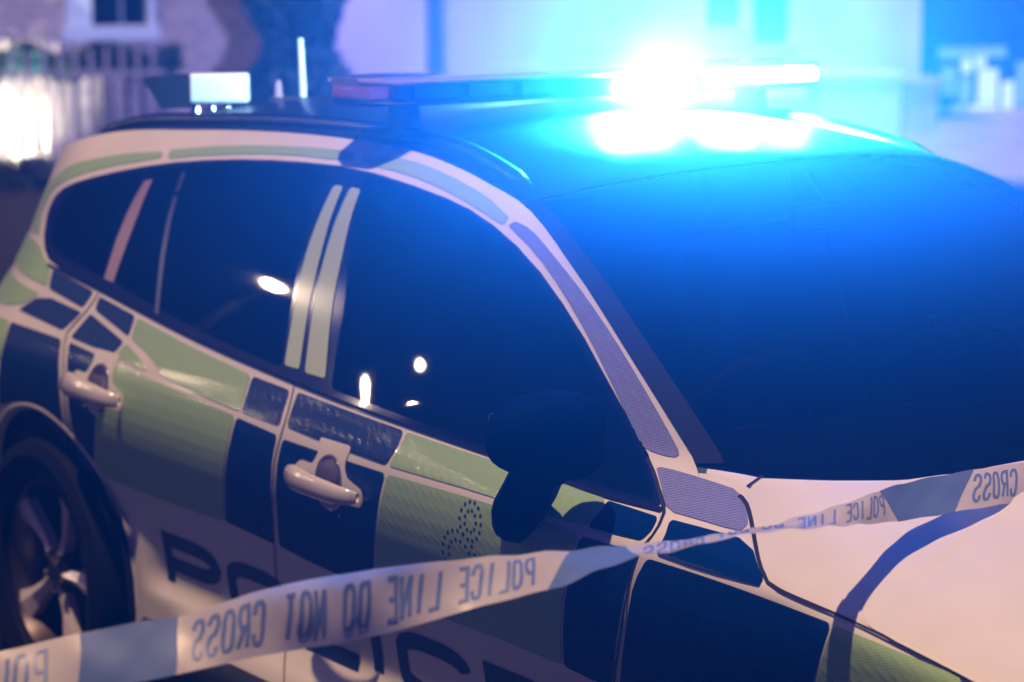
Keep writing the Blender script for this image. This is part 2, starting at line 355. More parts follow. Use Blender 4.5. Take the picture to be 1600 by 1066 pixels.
def resample(poly, d):
    out = []; N = len(poly)
    for i in range(N):
        a = Vector(poly[i]); b = Vector(poly[(i+1) % N]); k = max(1, int((b-a).length/d))
        for j in range(k): out.append(a.lerp(b, j/k))
    return out
def inside(p, poly):
    c = False; j = len(poly)-1
    for i in range(len(poly)):
        a = poly[i]; b = poly[j]
        if (a[1] > p[1]) != (b[1] > p[1]) and p[0] < (b[0]-a[0])*(p[1]-a[1])/(b[1]-a[1])+a[0]: c = not c
        j = i
    return c
def area2(poly): return sum(poly[i-1][0]*poly[i][1]-poly[i][0]*poly[i-1][1] for i in range(len(poly)))
def flat_fill(poly, d):
    poly = resample(poly, d)
    if area2(poly) < 0: poly.reverse()
    x0 = min(p[0] for p in poly); x1 = max(p[0] for p in poly); y0 = min(p[1] for p in poly); y1 = max(p[1] for p in poly)
    pts = list(poly); j = 0; y = y0+d*.5
    kd = KDTree(len(poly))
    for i, q in enumerate(poly): kd.insert((q[0], q[1], 0), i)
    kd.balance()
    while y < y1:
        xs = sorted((b[0]-a[0])*(y-a[1])/(b[1]-a[1])+a[0] for a, b in zip(poly, poly[1:]+poly[:1]) if (a[1] > y) != (b[1] > y))
        for xa, xb in zip(xs[::2], xs[1::2]):
            x = x0+d*(.5 if j % 2 else .0)+d*max(0, math.ceil((xa-x0)/d-.5))
            while x < xb:
                if x > xa and kd.find((x, y, 0))[2] > d*.45: pts.append(Vector((x, y)))
                x += d
        y += d*.87; j += 1
    n = len(poly)
    r = delaunay_2d_cdt([Vector((p[0], p[1])) for p in pts], [], [list(range(n))], 1, 1e-6)
    return [tuple(v) for v in r[0]], [tuple(f) for f in r[2]]
def side_patch(name, m, poly, off, parent, sg, d=.03, r=0, sm=0):
    if sm: poly = smooth_poly(poly, sm)
    if r: poly = round_poly(poly, r)
    vs, fs = flat_fill(poly, d)
    P = [side_pt(x, z, off, sg) for x, z in vs]
    if sg > 0: fs = [f[::-1] for f in fs]
    return mesh_obj(name, [p for p, n in P], fs, m, parent, True, [n for p, n in P])
def hood_patch(name, m, poly, off, parent, d=.04, r=0):
    if r: poly = round_poly(poly, r)
    vs, fs = flat_fill(poly, d)
    P = [hood_pt(x, y, off) for x, y in vs]
    return mesh_obj(name, [p for p, n in P], fs, m, parent, True, [n for p, n in P])
def dense(line, d=.02):
    """Catmull-Rom through the points, about d apart."""
    L = [Vector(p) for p in line]; out = []
    for i in range(len(L)-1):
        p0 = L[max(i-1, 0)]; p1 = L[i]; p2 = L[i+1]; p3 = L[min(i+2, len(L)-1)]
        k = max(2, int((p2-p1).length/d))
        for j in range(k):
            t = j/k
            out.append(.5*((2*p1)+(p2-p0)*t+(2*p0-5*p1+4*p2-p3)*t*t+(3*p1-p0-3*p2+p3)*t**3))
    out.append(L[-1]); return out
def ribbon(name, m, line, w, off, parent, sg=-1, surf=None):
    L = dense(line); vs = []; ns = []; fs = []
    surf = surf or (lambda a, b: side_pt(a, b, off, sg))
    for i, p in enumerate(L):
        t = (L[min(i+1, len(L)-1)]-L[max(i-1, 0)]).normalized(); q = Vector((-t.y, t.x))
        for s_ in (-1, 0, 1):
            P, n = surf(p.x+q.x*w/2*s_, p.y+q.y*w/2*s_); vs.append(P); ns.append(n)
    for i in range(len(L)-1):
        for k in (0, 1):
            f = (i*3+k, (i+1)*3+k, (i+1)*3+k+1, i*3+k+1)
            fs.append(f if sg < 0 else f[::-1])
    return mesh_obj(name, vs, fs, m, parent, True, ns)

# ------------------------------------------------------------------ the setting
WD = Vector((.32999406, .94398301, 0)); WP0 = Vector((-13, 9.5, 0)); WN = Vector((.94398301, -.32999406, 0))
WROT = Matrix((WD, -WN, Vector((0, 0, 1)))).transposed()       # local x along the wall, local y away from the camera
def wp(s, o, z): return WP0+WD*s+WN*o+Vector((0, 0, z))
def wall_thing(name, s, o, z=0):
    e = empty(name, wp(s, o, z)); e.rotation_euler = (0, 0, math.atan2(WD.y, WD.x)); return e
ASPH = mat('asphalt', (.035, .03, .04), .8, spec=.2); noise_color(ASPH, (.008, .007, .010), (.020, .018, .022), 40, 8, .4)
PAVE = mat('pavement_slabs', (.35, .31, .33), .7); noise_color(PAVE, (.26, .23, .25), (.40, .36, .37), 3, 6, .1)
def sheet(name, pts, z, m, label):
    o = mesh_obj(name, [(p[0], p[1], z) for p in pts], [tuple(range(len(pts)))], m, None, False)
    return tag(o, label, None, None, 'structure')
sheet('ground', [(-90, -90), (90, -90), (90, 90), (-90, 90)], 0, ASPH, 'dark asphalt roadway under and behind the car')
def kerbed(name, s0, s1, o0, o1, h, m, label):
    b = MB(); c = wp((s0+s1)/2, (o0+o1)/2, h/2); b.box(c, (s1-s0, o1-o0, h), rot=WROT, bev=.02)
    return tag(b.build(name, m), label, None, None, 'structure')
kerbed('pavement', 2.4, 16, -4.0, 4.6, .10, PAVE, 'pale paved forecourt in front of the rendered building')

RENDER = mat('painted_render', (.72, .62, .76), .85); noise_color(RENDER, (.50, .47, .60), (.74, .70, .82), .9, 9, .15)
STONE = mat('weathered_stone', (.3, .27, .26), .9)
n_, l_, b_ = nodes(STONE)
tc = n_.new('ShaderNodeTexCoord'); br = n_.new('ShaderNodeTexBrick'); br.inputs['Scale'].default_value = 2.6; br.inputs['Mortar Size'].default_value = .02
br.inputs['Color1'].default_value = (.34, .30, .33, 1); br.inputs['Color2'].default_value = (.24, .22, .26, 1); br.inputs['Mortar'].default_value = (.42, .38, .38, 1)
mpb = n_.new('ShaderNodeMapping'); mpb.inputs['Rotation'].default_value = (math.radians(90), 0, 0)
l_.new(tc.outputs['Object'], mpb.inputs[0]); l_.new(mpb.outputs[0], br.inputs['Vector']); l_.new(br.outputs['Color'], b_.inputs['Base Color'])
WFRAME = mat('painted_window_frame', (.40, .50, .62), .5)
WGLASS = mat('dark_window_glass', (.004, .010, .03), .05)
DARKW = mat('dark_painted_wall', (.018, .045, .12), .6); noise_color(DARKW, (.006, .016, .06), (.014, .03, .09), 2, 6, .1)
IRON = mat('pipe_paint', (.02, .07, .13), .4)

# rendered building (pale), window recesses, drainpipe
bld = wall_thing('rendered_building', 0, 0)
tag(bld, 'pale lilac rendered building behind the roof light bar, with a dark drainpipe', 'building')
b = MB()
segs = [(-1.45, 2.31), (2.683, 2.79), (3.188, 4.56)]
for a, c_ in segs: b.box(((a+c_)/2, 1.0, 3.5), (c_-a, 2.0, 7))
for a, c_, zb in ((2.31, 2.683, 1.10), (2.79, 3.188, .93)):
    b.box(((a+c_)/2, 1.0, zb/2), (c_-a, 2.0, zb)); b.box(((a+c_)/2, 1.0, 5.0), (c_-a, 2.0, 4))
b.build('wall', RENDER, bld)
b = MB(); b.box((1.5, .9, 7.1), (6.6, 2.6, .22)); b.build('roof', PLAST, bld)
for a, c_, zb in ((2.31, 2.683, 1.10), (2.79, 3.188, .93)):
    f = MB(); f.box(((a+c_)/2, -.02, zb-.03), (c_-a+.10, .10, .05)); w = f.build('window', WFRAME, bld)
    g = MB(); g.box(((a+c_)/2, .14, (zb+3)/2), (c_-a, .02, 3-zb)); g.build('pane', mat('blue_pane', (.04, .12, .30), .2), w)
b = MB(); b.tube([(-.38, -.09, .62), (-.38, -.09, 7)], .075, 14); b.tube([(-.38, -.09, .0), (-.38, -.09, .62)], .06, 14)
b.build('drainpipe', IRON, bld, 'auto')
b = MB(); b.box((1.6, -.03, .22), (5.9, .06, .44)); b.build('plinth', mat('plinth_paint', (.35, .34, .45), .8), bld)

# stone house on the left with a sash window
hs = wall_thing('stone_house', -5.2, 0)
tag(hs, 'weathered stone house with a small dark window behind the railings', 'house')
b = MB(); o = -5.2
for a, c_ in ((-9.0, -3.70), (-2.97, -1.47)): b.box(((a+c_)/2-o, 1.02, 3.0), (c_-a, 2.0, 6))
b.box(((-3.70-2.97)/2-o, 1.02, .6), (.73, 2.0, 1.2)); b.box(((-3.70-2.97)/2-o, 1.02, 4.2), (.73, 2.0, 3.6))
b.build('wall', STONE, hs)
b = MB(); b.box((-5.2-o, 1.0, 6.2), (8.0, 2.6, .4)); b.build('roof', PLAST, hs)
f = MB(); s0, s1 = -3.70-o, -2.97-o
f.box((s0+.10, -.02, 1.8), (.22, .12, 1.2)); f.box((s1-.0, -.02, 1.8), (.06, .12, 1.2)); f.box(((s0+s1)/2, -.06, 1.14), (.86, .22, .12)); f.box(((s0+s1)/2, .0, 2.43), (.8, .10, .08))
w = f.build('window', WFRAME, hs)
g = MB(); g.box(((s0+s1)/2+.08, .10, 1.8), (.62, .02, 1.2)); g.build('pane', WGLASS, w)
g = MB(); g.box(((s0+s1)/2+.12, .085, 1.8), (.03, .03, 1.2)); g.build('glazing_bar', IRON, w)

# dark annexe at the right with a lit, leaded window
an = wall_thing('dark_annexe', 8.6, -2.2)
tag(an, 'dark blue annexe on the right with a lit leaded window', 'building')
b = MB(); b.box((-.2, .6, 2.4), (7.6, 1.0, 4.8)); b.build('wall', DARKW, an)
b = MB(); b.box((-.2, .6, 4.9), (7.9, 1.3, .2)); b.build('roof', PLAST, an)
LITA = mat('lit_pane_bright', (.5, .55, .7), .3, emit=(.65, .80, 1), power=.6)
LITB = mat('lit_pane_dim', (.3, .4, .6), .3, emit=(.12, .38, 1), power=.35)
def ws(px): return 5.665+(px-1455)*(6.771-5.665)/145-8.6
def wz(py): return .775-(py-75)*.0069
f = MB(); f.box(((ws(1455)+ws(1612))/2, .06, wz(138)), (1.34, .08, .98)); w = f.build('window', mat('window_backing', (.01, .05, .14), .3), an)
for (x0, y0, x1, y1, m_) in ((1480, 76, 1530, 93, LITB), (1532, 76, 1586, 92, LITB), (1458, 118, 1474, 143, LITB), (1484, 106, 1508, 150, LITB), (1516, 94, 1532, 116, LITA), (1537, 90, 1554, 108, LITA), (1514, 122, 1532, 162, LITB), (1543, 110, 1574, 164, LITA), (1581, 130, 1600, 192, LITA), (1476, 168, 1488, 182, LITB), (1502, 166, 1530, 186, LITB), (1532, 166, 1574, 190, LITA), (1604, 100, 1622, 170, LITB)):
    g = MB(); g.box(((ws(x0)+ws(x1))/2, .0, (wz(y0)+wz(y1))/2), (ws(x1)-ws(x0), .03, wz(y0)-wz(y1)), bev=.012); g.build('pane', m_, w)

# pale utility cabinet + gate pier before the building
cb = wall_thing('utility_cabinet', 3.39, 1.0)
tag(cb, 'pale utility cabinet standing against the lilac building', 'cabinet')
b = MB(); b.box((0, 0, .34), (.80, .40, .66), bev=.02); b.build('casing', mat('pale_cabinet_paint', (.50, .62, .74), .5), cb)
b = MB(); b.box((0, -.0, .69), (.86, .46, .05), bev=.015); b.build('lid', mat('cabinet_lid', (.6, .72, .84), .45), cb)
pr = wall_thing('gate_pier', 4.22, .55)
tag(pr, 'low mauve gate pier beside the cabinet at the building corner', 'pier')
b = MB(); b.box((0, 0, .28), (.36, .36, .56), bev=.02); b.build('shaft', mat('mauve_stone', (.36, .28, .42), .8), pr)
b = MB(); b.box((0, 0, .59), (.44, .44, .07), bev=.02); b.build('cap', MATS['mauve_stone'], pr)

# railings with pickets
fe = wall_thing('picket_railings', -5.0, 1.2)
tag(fe, 'tall pale metal picket railings in front of the stone house', 'fence')
PICK = mat('pale_picket_paint', (.13, .11, .12), .5)
for i in range(30):
    s_ = -1.9+i*.13; b = MB(); hh = .97+random.uniform(-.03, .03)
    b.box((s_, 0, hh/2+.03), (.04, .02, hh)); b.box((s_, 0, hh+.07), (.045, .02, .09), taper=.2); b.build('picket', PICK, fe)
for z_ in (.16, .84):
    b = MB(); b.box((-.02, .02, z_), (4.0, .02, .05)); b.build('rail', PICK, fe)

# dark hedge behind railings, conifer, shrubs: leaf clumps
def leaf_cloud(n, fn, size, seed=1):
    rnd = random.Random(seed); vs = []; fs = []
    for i in range(n):
        p, s_ = fn(rnd)
        a = Vector((rnd.gauss(0, 1), rnd.gauss(0, 1), rnd.gauss(0, 1))).normalized(); b_ = a.orthogonal().normalized(); b_.rotate(Matrix.Rotation(rnd.uniform(0, 6.28), 3, a))
        c = a.cross(b_); sz = size*rnd.uniform(.6, 1.4)*s_; k = len(vs)
        vs += [p-b_*sz, p+c*sz*.4, p+b_*sz, p-c*sz*.4]; fs.append((k, k+1, k+2, k+3))
    return vs, fs
LEAF = mat('dark_leaves', (.015, .075, .10), .6); noise_color(LEAF, (.002, .025, .045), (.008, .06, .08), 6, 4)
BARK = mat('bark', (.02, .02, .03), .9); noise_color(BARK, (.010, .012, .02), (.03, .03, .04), 8, 8, .5)
hd = wall_thing('clipped_hedge', -5.0, .62)
tag(hd, 'dark teal hedge top showing through the railings', 'hedge')
def f1(r):
    x = r.uniform(-2.1, 2.2); return Vector((x, r.uniform(-.2, .2), .90+r.uniform(-.1, .12)+.06*math.sin(x*9))), 1
vs, fs = leaf_cloud(5200, f1, .045, 3); mesh_obj('foliage', vs, fs, LEAF, hd, False)
for i in range(9):
    b = MB(); b.tube([(-2+i*.5, 0, 0), (-2+i*.5+.03, .02, .84)], .014, 6); b.build('stem', BARK, hd)
lh = wall_thing('low_hedge', -4.6, 2.1)
tag(lh, 'low dark hedge along the foot of the railings', 'hedge')
def f2(r):
    x = r.uniform(-2.4, 2.4); return Vector((x, r.uniform(-.3, .3), abs(r.gauss(0, .05))+r.uniform(0, .10))), 1
vs, fs = leaf_cloud(7000, f2, .05, 4); mesh_obj('foliage', vs, fs, mat('black_green_leaves', (.006, .014, .02), .7), lh, False)
tr = wall_thing('broad_tree', -2.52, 4.0)
tag(tr, 'dark leafy tree standing left of the drainpipe, dense down its trunk', 'tree')
b = MB(); b.tube([(0, 0, 0), (.02, 0, .5), (.0, .02, 1.3), (.03, 0, 2.4), (0, 0, 3.6)], [.30, .24, .2, .17, .1], 14)
for k in range(7):
    a = k*.9; b.tube([(0, 0, 1.5+k*.25), (.5*math.cos(a), .5*math.sin(a), 2.2+k*.25), (1.0*math.cos(a), 1.0*math.sin(a), 2.7+k*.3)], [.08, .05, .02], 8)
b.build('trunk', BARK, tr, 'auto')
def f3(r):
    z = r.uniform(.75, 4.6)
    rad = hermite(z, [.75, .95, 1.2, 1.5, 2.0, 3.0, 4.6], [.50, .36, .27, .40, .75, 1.15, .4])
    a = r.uniform(0, 6.283); q = rad*r.random()**.4*(1+.22*noise.noise(Vector((math.cos(a)*2, math.sin(a)*2, z*3))))
    return Vector((.05+q*math.cos(a), q*math.sin(a), z)), 1
vs, fs = leaf_cloud(30000, f3, .055, 5); mesh_obj('crown', vs, fs, LEAF, tr, False)
sh = wall_thing('spreading_shrub', -2.5, 4.6)
tag(sh, 'dark spreading shrub at the foot of the tree, behind the aerial', 'shrub')
def f4(r):
    x = r.gauss(0, .42); h = max(.05, 1.02-abs(x-.05)*.85)+.05*math.sin(x*13)
    return Vector((x, r.gauss(0, .25), h*r.random()**.5)), 1
vs, fs = leaf_cloud(13000, f4, .055, 6); mesh_obj('foliage', vs, fs, LEAF, sh, False)
for k in range(6): b = MB(); b.tube([(0, 0, 0), (.06*(k-2.5), .02*k, .3), (.16*(k-2.5), .03*k, .62)], [.03, .02, .01], 6); b.build('stem', BARK, sh)

# floodlight at the foot of the railings
fl = wall_thing('ground_floodlight', -4.22, 1.9)
tag(fl, 'small ground floodlight shining on the railings at the far left', 'floodlight')
b = MB(); b.box((0, 0, .16), (.22, .10, .14), bev=.015); b.box((0, 0, .06), (.06, .06, .12)); b.build('housing', PLAST, fl)
b = MB(); b.box((0, .056, .17), (.18, .01, .10)); b.build('lens', mat('floodlight_lens', (.9, .9, .8), .3, emit=(1, .98, .82), power=12), fl)
ld = bpy.data.lights.new('floodlight_beam', 'SPOT'); lo = bpy.data.objects.new('floodlight_beam', ld); COL.objects.link(lo); lo.parent = fl
ld.energy = 760; ld.color = (1, .93, .62); ld.spot_size = math.radians(58); ld.spot_blend = .9; ld.shadow_soft_size = .06
lo.location = (0, .09, .2); lo.rotation_euler = Vector((0, .9, .30)).to_track_quat('-Z', 'Z').to_euler()

# street lamps behind the photographer, seen as reflections
def street_lamp(loc, aim, label, power):
    t = empty('street_lamp', (loc[0], loc[1], 0)); tag(t, label, 'street lamp', 'street lamps down the road')
    d = (Vector((aim[0], aim[1], 0))-Vector((loc[0], loc[1], 0))).normalized(); h = loc[2]
    b = MB(); b.tube([(-d.x*.6, -d.y*.6, 0), (-d.x*.6, -d.y*.6, h-.3), (-d.x*.4, -d.y*.4, h+.1), (0, 0, h+.12)], [.07, .05, .04, .04], 12); b.build('post', PLAST, t, 'auto')
    b = MB(); b.lathe([(.0, .14), (.12, .12), (.2, .04), (.21, 0), (.17, -.01)], (0, 0, h), n=24); b.build('lamp_head', PLAST, t, 'auto')
    b = MB(); b.lathe([(.0, -.06), (.05, -.05), (.08, -.02), (.085, .0)], (0, 0, h), n=24); b.build('lamp_glass', mat('sodium_lamp_glass', (1, .8, .6), .3, emit=(1, .74, .50), power=power), t, 'auto')
    return t
street_lamp((-9.31, -5.75, 4.89), (0, -1), 'lit street lamp down the road, the farthest from the camera', 550)
street_lamp((-8.17, -7.11, 4.56), (0, -1), 'lit street lamp between the other two, the shortest post', 260)
street_lamp((-7.51, -7.50, 5.11), (1, -3), 'lit street lamp on the tallest post, nearest the camera', 260)
street_lamp((-9.49, -6.55, 3.15), (-1, 4), 'low lit lamp standard, lowest of the street lights', 650)

# ------------------------------------------------------------------ the police car
car = empty('police_car')
tag(car, 'white police estate car with green and navy checked livery and lit blue roof lights', 'police car')
def arch(cx, cz, r, a0, a1, n=26): return [(cx+r*math.cos(a0+(a1-a0)*k/n), cz+r*math.sin(a0+(a1-a0)*k/n)) for k in range(n+1)]
def xr(z): return hermite(z, CORN_Z, CORN_X)-.462
R_ARCH = (-.01, .335, .428); F_ARCH = (2.68, .335, .372)
def body_poly():
    P = []
    zb = .22
    a = math.asin((zb-R_ARCH[1])/R_ARCH[2])
    P += [(xr(zb), zb)]
    P += arch(*R_ARCH, math.pi-a, a)
    a = math.asin((zb-F_ARCH[1])/F_ARCH[2])
    P += arch(*F_ARCH, math.pi-a, a)
    P += [(3.50, zb), (3.58, .45), (3.58, .66)]
    P += [(3.5-.02*i, hood_edge(3.5-.02*i)+.0006) for i in range(56)]
    x = 2.36
    while x > -.58: P.append((x, top_z(x))); x -= .06
    P += [(xr(1.30)+.01, 1.31), (xr(1.22), 1.22), (xr(1.06), 1.06), (xr(.9), .9), (xr(.6), .6), (xr(.4), .4)]
    return P
BP = body_poly()
for sg in (-1, 1):
    side_patch('body_side', WHITE, BP, 0, car, sg, .02)
    # rolled arch lips, black liners
    for (cx, cz, r) in (R_ARCH, F_ARCH):
        vs = []; fs = []; n = 40
        for k in range(n+1):
            a = math.radians(198)-math.radians(216)*k/n
            x, z = cx+r*math.cos(a), cz+r*math.sin(a); xo, zo = cx+(r+.012)*math.cos(a), cz+(r+.012)*math.sin(a)
            xi, zi = cx+(r-.012)*math.cos(a), cz+(r-.012)*math.sin(a)
            p0, n0 = side_pt(xo, zo, .001, sg); p1, _ = side_pt((x+xo)/2, (z+zo)/2, .004, sg); p2, _ = side_pt(x, z, .003, sg); p3, _ = side_pt(xi, zi, -.012, sg)
            vs += [p0, p1, p2, p3]
        for k in range(n):
            for q in range(3):
                f = (k*4+q, k*4+q+1, (k+1)*4+q+1, (k+1)*4+q); fs.append(f if sg > 0 else f[::-1])
        mesh_obj('arch_lip', vs, fs, WHITE, car, True)
        b = MB(); y0 = sg*.885; y1 = sg*.55
        b.lathe([(r+.005, y0), (r+.02, (y0+y1)/2), (r+.005, y1), (.02, y1)], (cx, 0, cz), 'Y', 36)
        b.build('arch_liner', RUBBER, car, 'auto')
    # window area, panes, pillars
    side_patch('window_surround', GLOSS, PATCHES['dlo'][1], .0016, car, sg, .025, .03, 1)
    for k_ in ('pane_q', 'pane_r', 'pane_f'):
        side_patch('side_window', GLASS, PATCHES[k_][1], .0026, car, sg, .03, .02, 1)
    side_patch('window_divider', PILLAR, PATCHES['div'][1], .0030, car, sg, .03, .004, 1)
    side_patch('window_divider', PILLAR2, PATCHES['div2'][1], .0028, car, sg, .03, .002, 1)
    for k_ in ('strip1', 'strip2'):
        side_patch('pillar_strip', STRIPG, PATCHES[k_][1], .0032, car, sg, .02, .01, 2)
    MK = {'g': GREEN, 'b': BLUE, 'l': LAV}
    for k_, (kd, pl) in PATCHES.items():
        if kd in MK and not k_.startswith('strip'):
            o = side_patch('livery_panel', MK[kd], pl, .0016, car, sg, .02, .012 if kd != 'l' else .015, 1)
    o = ribbon('panel_gap', SEAM, LINES['sh_rear'], .004, .0022, car, sg)
    ribbon('panel_gap', SEAM, LINES['sh_mid'], .0035, .0022, car, sg)
    ribbon('panel_gap', SEAM, LINES['sh_front'], .005, .0022, car, sg)
    ribbon('panel_gap', SEAM, [(a, min(b_, hood_edge(a)-.012)) for a, b_ in LINES['sh_wing']], .004, .0022, car, sg)
    ribbon('window_seal', RUBBER, LINES['trimline'], .006, .0030, car, sg)
    # sill
    b = MB(); L = [(.46+.1*i, 0) for i in range(18)]
    vs = []; fs = []
    for i, (x, _) in enumerate(L):
        for (z, o_) in ((.33, .002), (.30, .022), (.20, .02), (.17, -.05)):
            vs.append(side_pt(x, z, o_, sg)[0])
    for i in range(len(L)-1):
        for q in range(3):
            f = (i*4+q, i*4+q+1, (i+1)*4+q+1, (i+1)*4+q); fs.append(f if sg < 0 else f[::-1])
    mesh_obj('sill_cladding', vs, fs, PLAST, car, True)

# roof skin and windscreen: lofts between the two cantrails
def loft(x0, x1, nx, t0, t1, nt, name, m, off=0, zf=None, parent=car):
    def P(x, t):
        z = top_z(x); w = half_width(x, z)
        bx = .12*smooth(1.0, 1.64, x)+.33*smooth(1.55, 2.36, x)-.05*smooth(.0, -.6, x)
        cz = .062-.029*smooth(1.6, 2.3, x)
        return Vector((x+bx*(1-t*t), w*t, z+cz*(1-abs(t)**2.3)))
    vs = []; ns = []; fs = []
    for i in range(nx+1):
        x = x0+(x1-x0)*i/nx
        for j in range(nt+1):
            t = t0+(t1-t0)*j/nt; e = 1e-3
            p = P(x, t); n = (P(x+e, t)-P(x-e, t)).cross(P(x, t+e)-P(x, t-e)).normalized()
            if n.z < 0: n = -n
            vs.append(p+n*off); ns.append(n)
    for i in range(nx):
        for j in range(nt):
            a = i*(nt+1)+j; fs.append((a, a+nt+1, a+nt+2, a+1))
    return mesh_obj(name, vs, fs, m, parent, True, ns)
loft(-.64, 1.655, 60, -1, 1, 40, 'roof', ROOFP)
loft(1.665, 2.42, 36, -1, 1, 40, 'windscreen', WSG)
loft(1.655, 1.665, 1, -1, 1, 40, 'header_seam', SEAM, -.004)
loft(1.66, 2.345, 36, -1.0, -.957, 3, 'windscreen_trim', RUBBER, .004)
loft(1.66, 2.345, 36, .957, 1.0, 3, 'windscreen_trim', RUBBER, .004)

# the part of the cabin one can make out through the windscreen
for sg in (-1, 1):
    lin = [(-.5, .62), (2.50, .62), (2.50, .90), (2.38, .985), (2.14, 1.135), (1.88, 1.28), (1.66, 1.37), (1.3, 1.43), (.9, 1.45), (.3, 1.43), (-.3, 1.37), (-.5, 1.2)]
    side_patch('cabin_lining', CABIN, lin, -.022, car, -sg, .08)
    o = ribbon('door_sill_trim', MATS['pale_sill_trim'], [(1.36, 1.000), (1.70, .985), (2.2, .965)], .026, -.034, car, sg)
b = MB(); b.box((2.30, 0, .93), (.50, 1.40, .10), bev=.03); b.box((2.12, .0, .90), (.20, 1.38, .16), bev=.04); b.build('dashboard', CABIN, car, 'auto')
b = MB(); ring = [(2.02+.18*math.sin(math.radians(k*15))*.42, -.37+.18*math.cos(math.radians(k*15)), .96+.18*math.sin(math.radians(k*15))*.90) for k in range(25)]
b.tube(ring, .014, 8, False); b.box((2.03, -.37, .95), (.03, .30, .035), bev=.008); b.box((2.04, -.37, .94), (.03, .09, .09), bev=.015)
b.build('steering_wheel', SEATM, car, 'auto')
for y in (-.37, .37):
    b = MB(); b.box((1.28, y, .96), (.14, .48, .56), rot=Matrix.Rotation(math.radians(-14), 3, 'Y'), taper=.82, bev=.045); st_ = b.build('seat', SEATM, car, 'auto')
    b = MB(); b.box((1.17, y, 1.315), (.09, .26, .16), rot=Matrix.Rotation(math.radians(-10), 3, 'Y'), bev=.04); b.build('headrest', SEATM, st_, 'auto')
b = MB(); b.box((1.86, .0, 1.345), (.03, .22, .06), bev=.012); b.tube([(1.86, 0, 1.36), (1.80, 0, 1.43)], .008, 8); b.build('rear_view_mirror', CABIN, car, 'auto')
# far and near pillar edge beside the screen
loft(1.70, 2.33, 30, .988, 1.002, 1, 'pillar_edge', WHITE, .006)

# bonnet
XE = [(0, 2.79), (.376, 2.741), (.495, 2.709), (.556, 2.652), (.641, 2.557), (.717, 2.466), (.76, 2.34), (.80, 2.31)]
hp = [(x, -y) for y, x in XE[::-1]][:-1]+[(2.79, 0)]+[(x, y) for y, x in XE[1:]]
edge = []
x = 2.33
while x < 3.5: edge.append((x, half_width(x, hood_edge(x))+.005)); x += .05
front = [(3.52, .8), (3.56, .6), (3.60, .3), (3.61, 0)]
poly = hp+edge+[(a, b_) for a, b_ in front]+[(a, -b_) for a, b_ in front[::-1][1:]]+[(a, -b_) for a, b_ in edge[::-1]]
hood_patch('bonnet', WHITE, poly, 0, car, .025)
ribbon('panel_gap', SEAM, [(2.462, -.712), (2.468, -.735), (2.472, -.752), (2.478, -.765)], .006, 0, car, -1, lambda a, b_: hood_pt(a, b_, .0018))
ribbon('panel_gap', SEAM, [(2.462, .712), (2.468, .735), (2.472, .752), (2.478, .765)], .006, 0, car, 1, lambda a, b_: hood_pt(a, b_, .0018))
# scuttle below the windscreen
b = MB(); vs = []; fs = []
YS = [-.74+.074*i for i in range(21)]
for i, y in enumerate(YS):
    xx = hermite(abs(y), [q[0] for q in XE], [q[1] for q in XE])
    vs += [(xx+.03, y, hood_z(xx+.03, y)-.012), (xx-.16, y, hood_z(xx, y)-.03), (xx-.2, y, hood_z(xx, y)-.05)]
for i in range(20):
    for q in (0, 1): fs.append((i*3+q, (i+1)*3+q, (i+1)*3+q+1, i*3+q+1))
mesh_obj('scuttle_panel', vs, fs, PLAST, car, True)
b = MB(); b.tube([(2.66, -.40, .985), (2.66, -.1, 1.02), (2.62, .30, 1.03)], [.010, .009, .006], 8, flat=.7); b.build('wiper', RUBBER, car, 'auto')
# front end
vs = []; fs = []; NZ = 10; NY = 24
for i in range(NZ+1):
    z = .18+(.70-.18)*i/NZ
    for j in range(NY+1):
        t = -1+2*j/NY; w = half_width(3.55, max(z, .3))-.02
        vs.append((3.56+.10*(1-t*t)-.04*abs(z-.5), w*t, z))
for i in range(NZ):
    for j in range(NY): a = i*(NY+1)+j; fs.append((a, a+1, a+NY+2, a+NY+1))
mesh_obj('front_bumper', vs, fs, WHITE, car, True)
b = MB(); b.box((3.665, 0, .50), (.03, 1.1, .20), bev=.012)
for k in range(6): b.box((3.682, 0, .42+.032*k), (.012, 1.04, .008))
b.build('grille', PLAST, car)
for sg in (-1, 1):
    hl = [(3.115, .842), (3.30, .815), (3.50, .755), (3.54, .70), (3.50, .66), (3.35, .70), (3.20, .76)]
    side_patch('headlight', LAMPG, hl, .003, car, sg, .03, .02, 1)
    b = MB(); b.box((3.60, sg*.68, .62), (.04, .26, .09), bev=.015); b.build('headlight_lens', LAMPG, car, 'auto')
# tail
vs = []; fs = []; NZ = 20; NY = 20
for i in range(NZ+1):
    z = .22+(1.31-.22)*i/NZ
    for j in range(NY+1):
        t = -1+2*j/NY; x = xr(z); w = half_width(x, z)+.003
        vs.append((x-.07*(1-t*t), w*t, z))
for i in range(NZ):
    for j in range(NY): a = i*(NY+1)+j; fs.append((a, a+NY+1, a+NY+2, a+1))
mesh_obj('tailgate', vs, fs, WHITE, car, True)
b = MB(); b.box((1.4, 0, .24), (4.1, 1.5, .08)); b.build('underbody', PLAST, car)

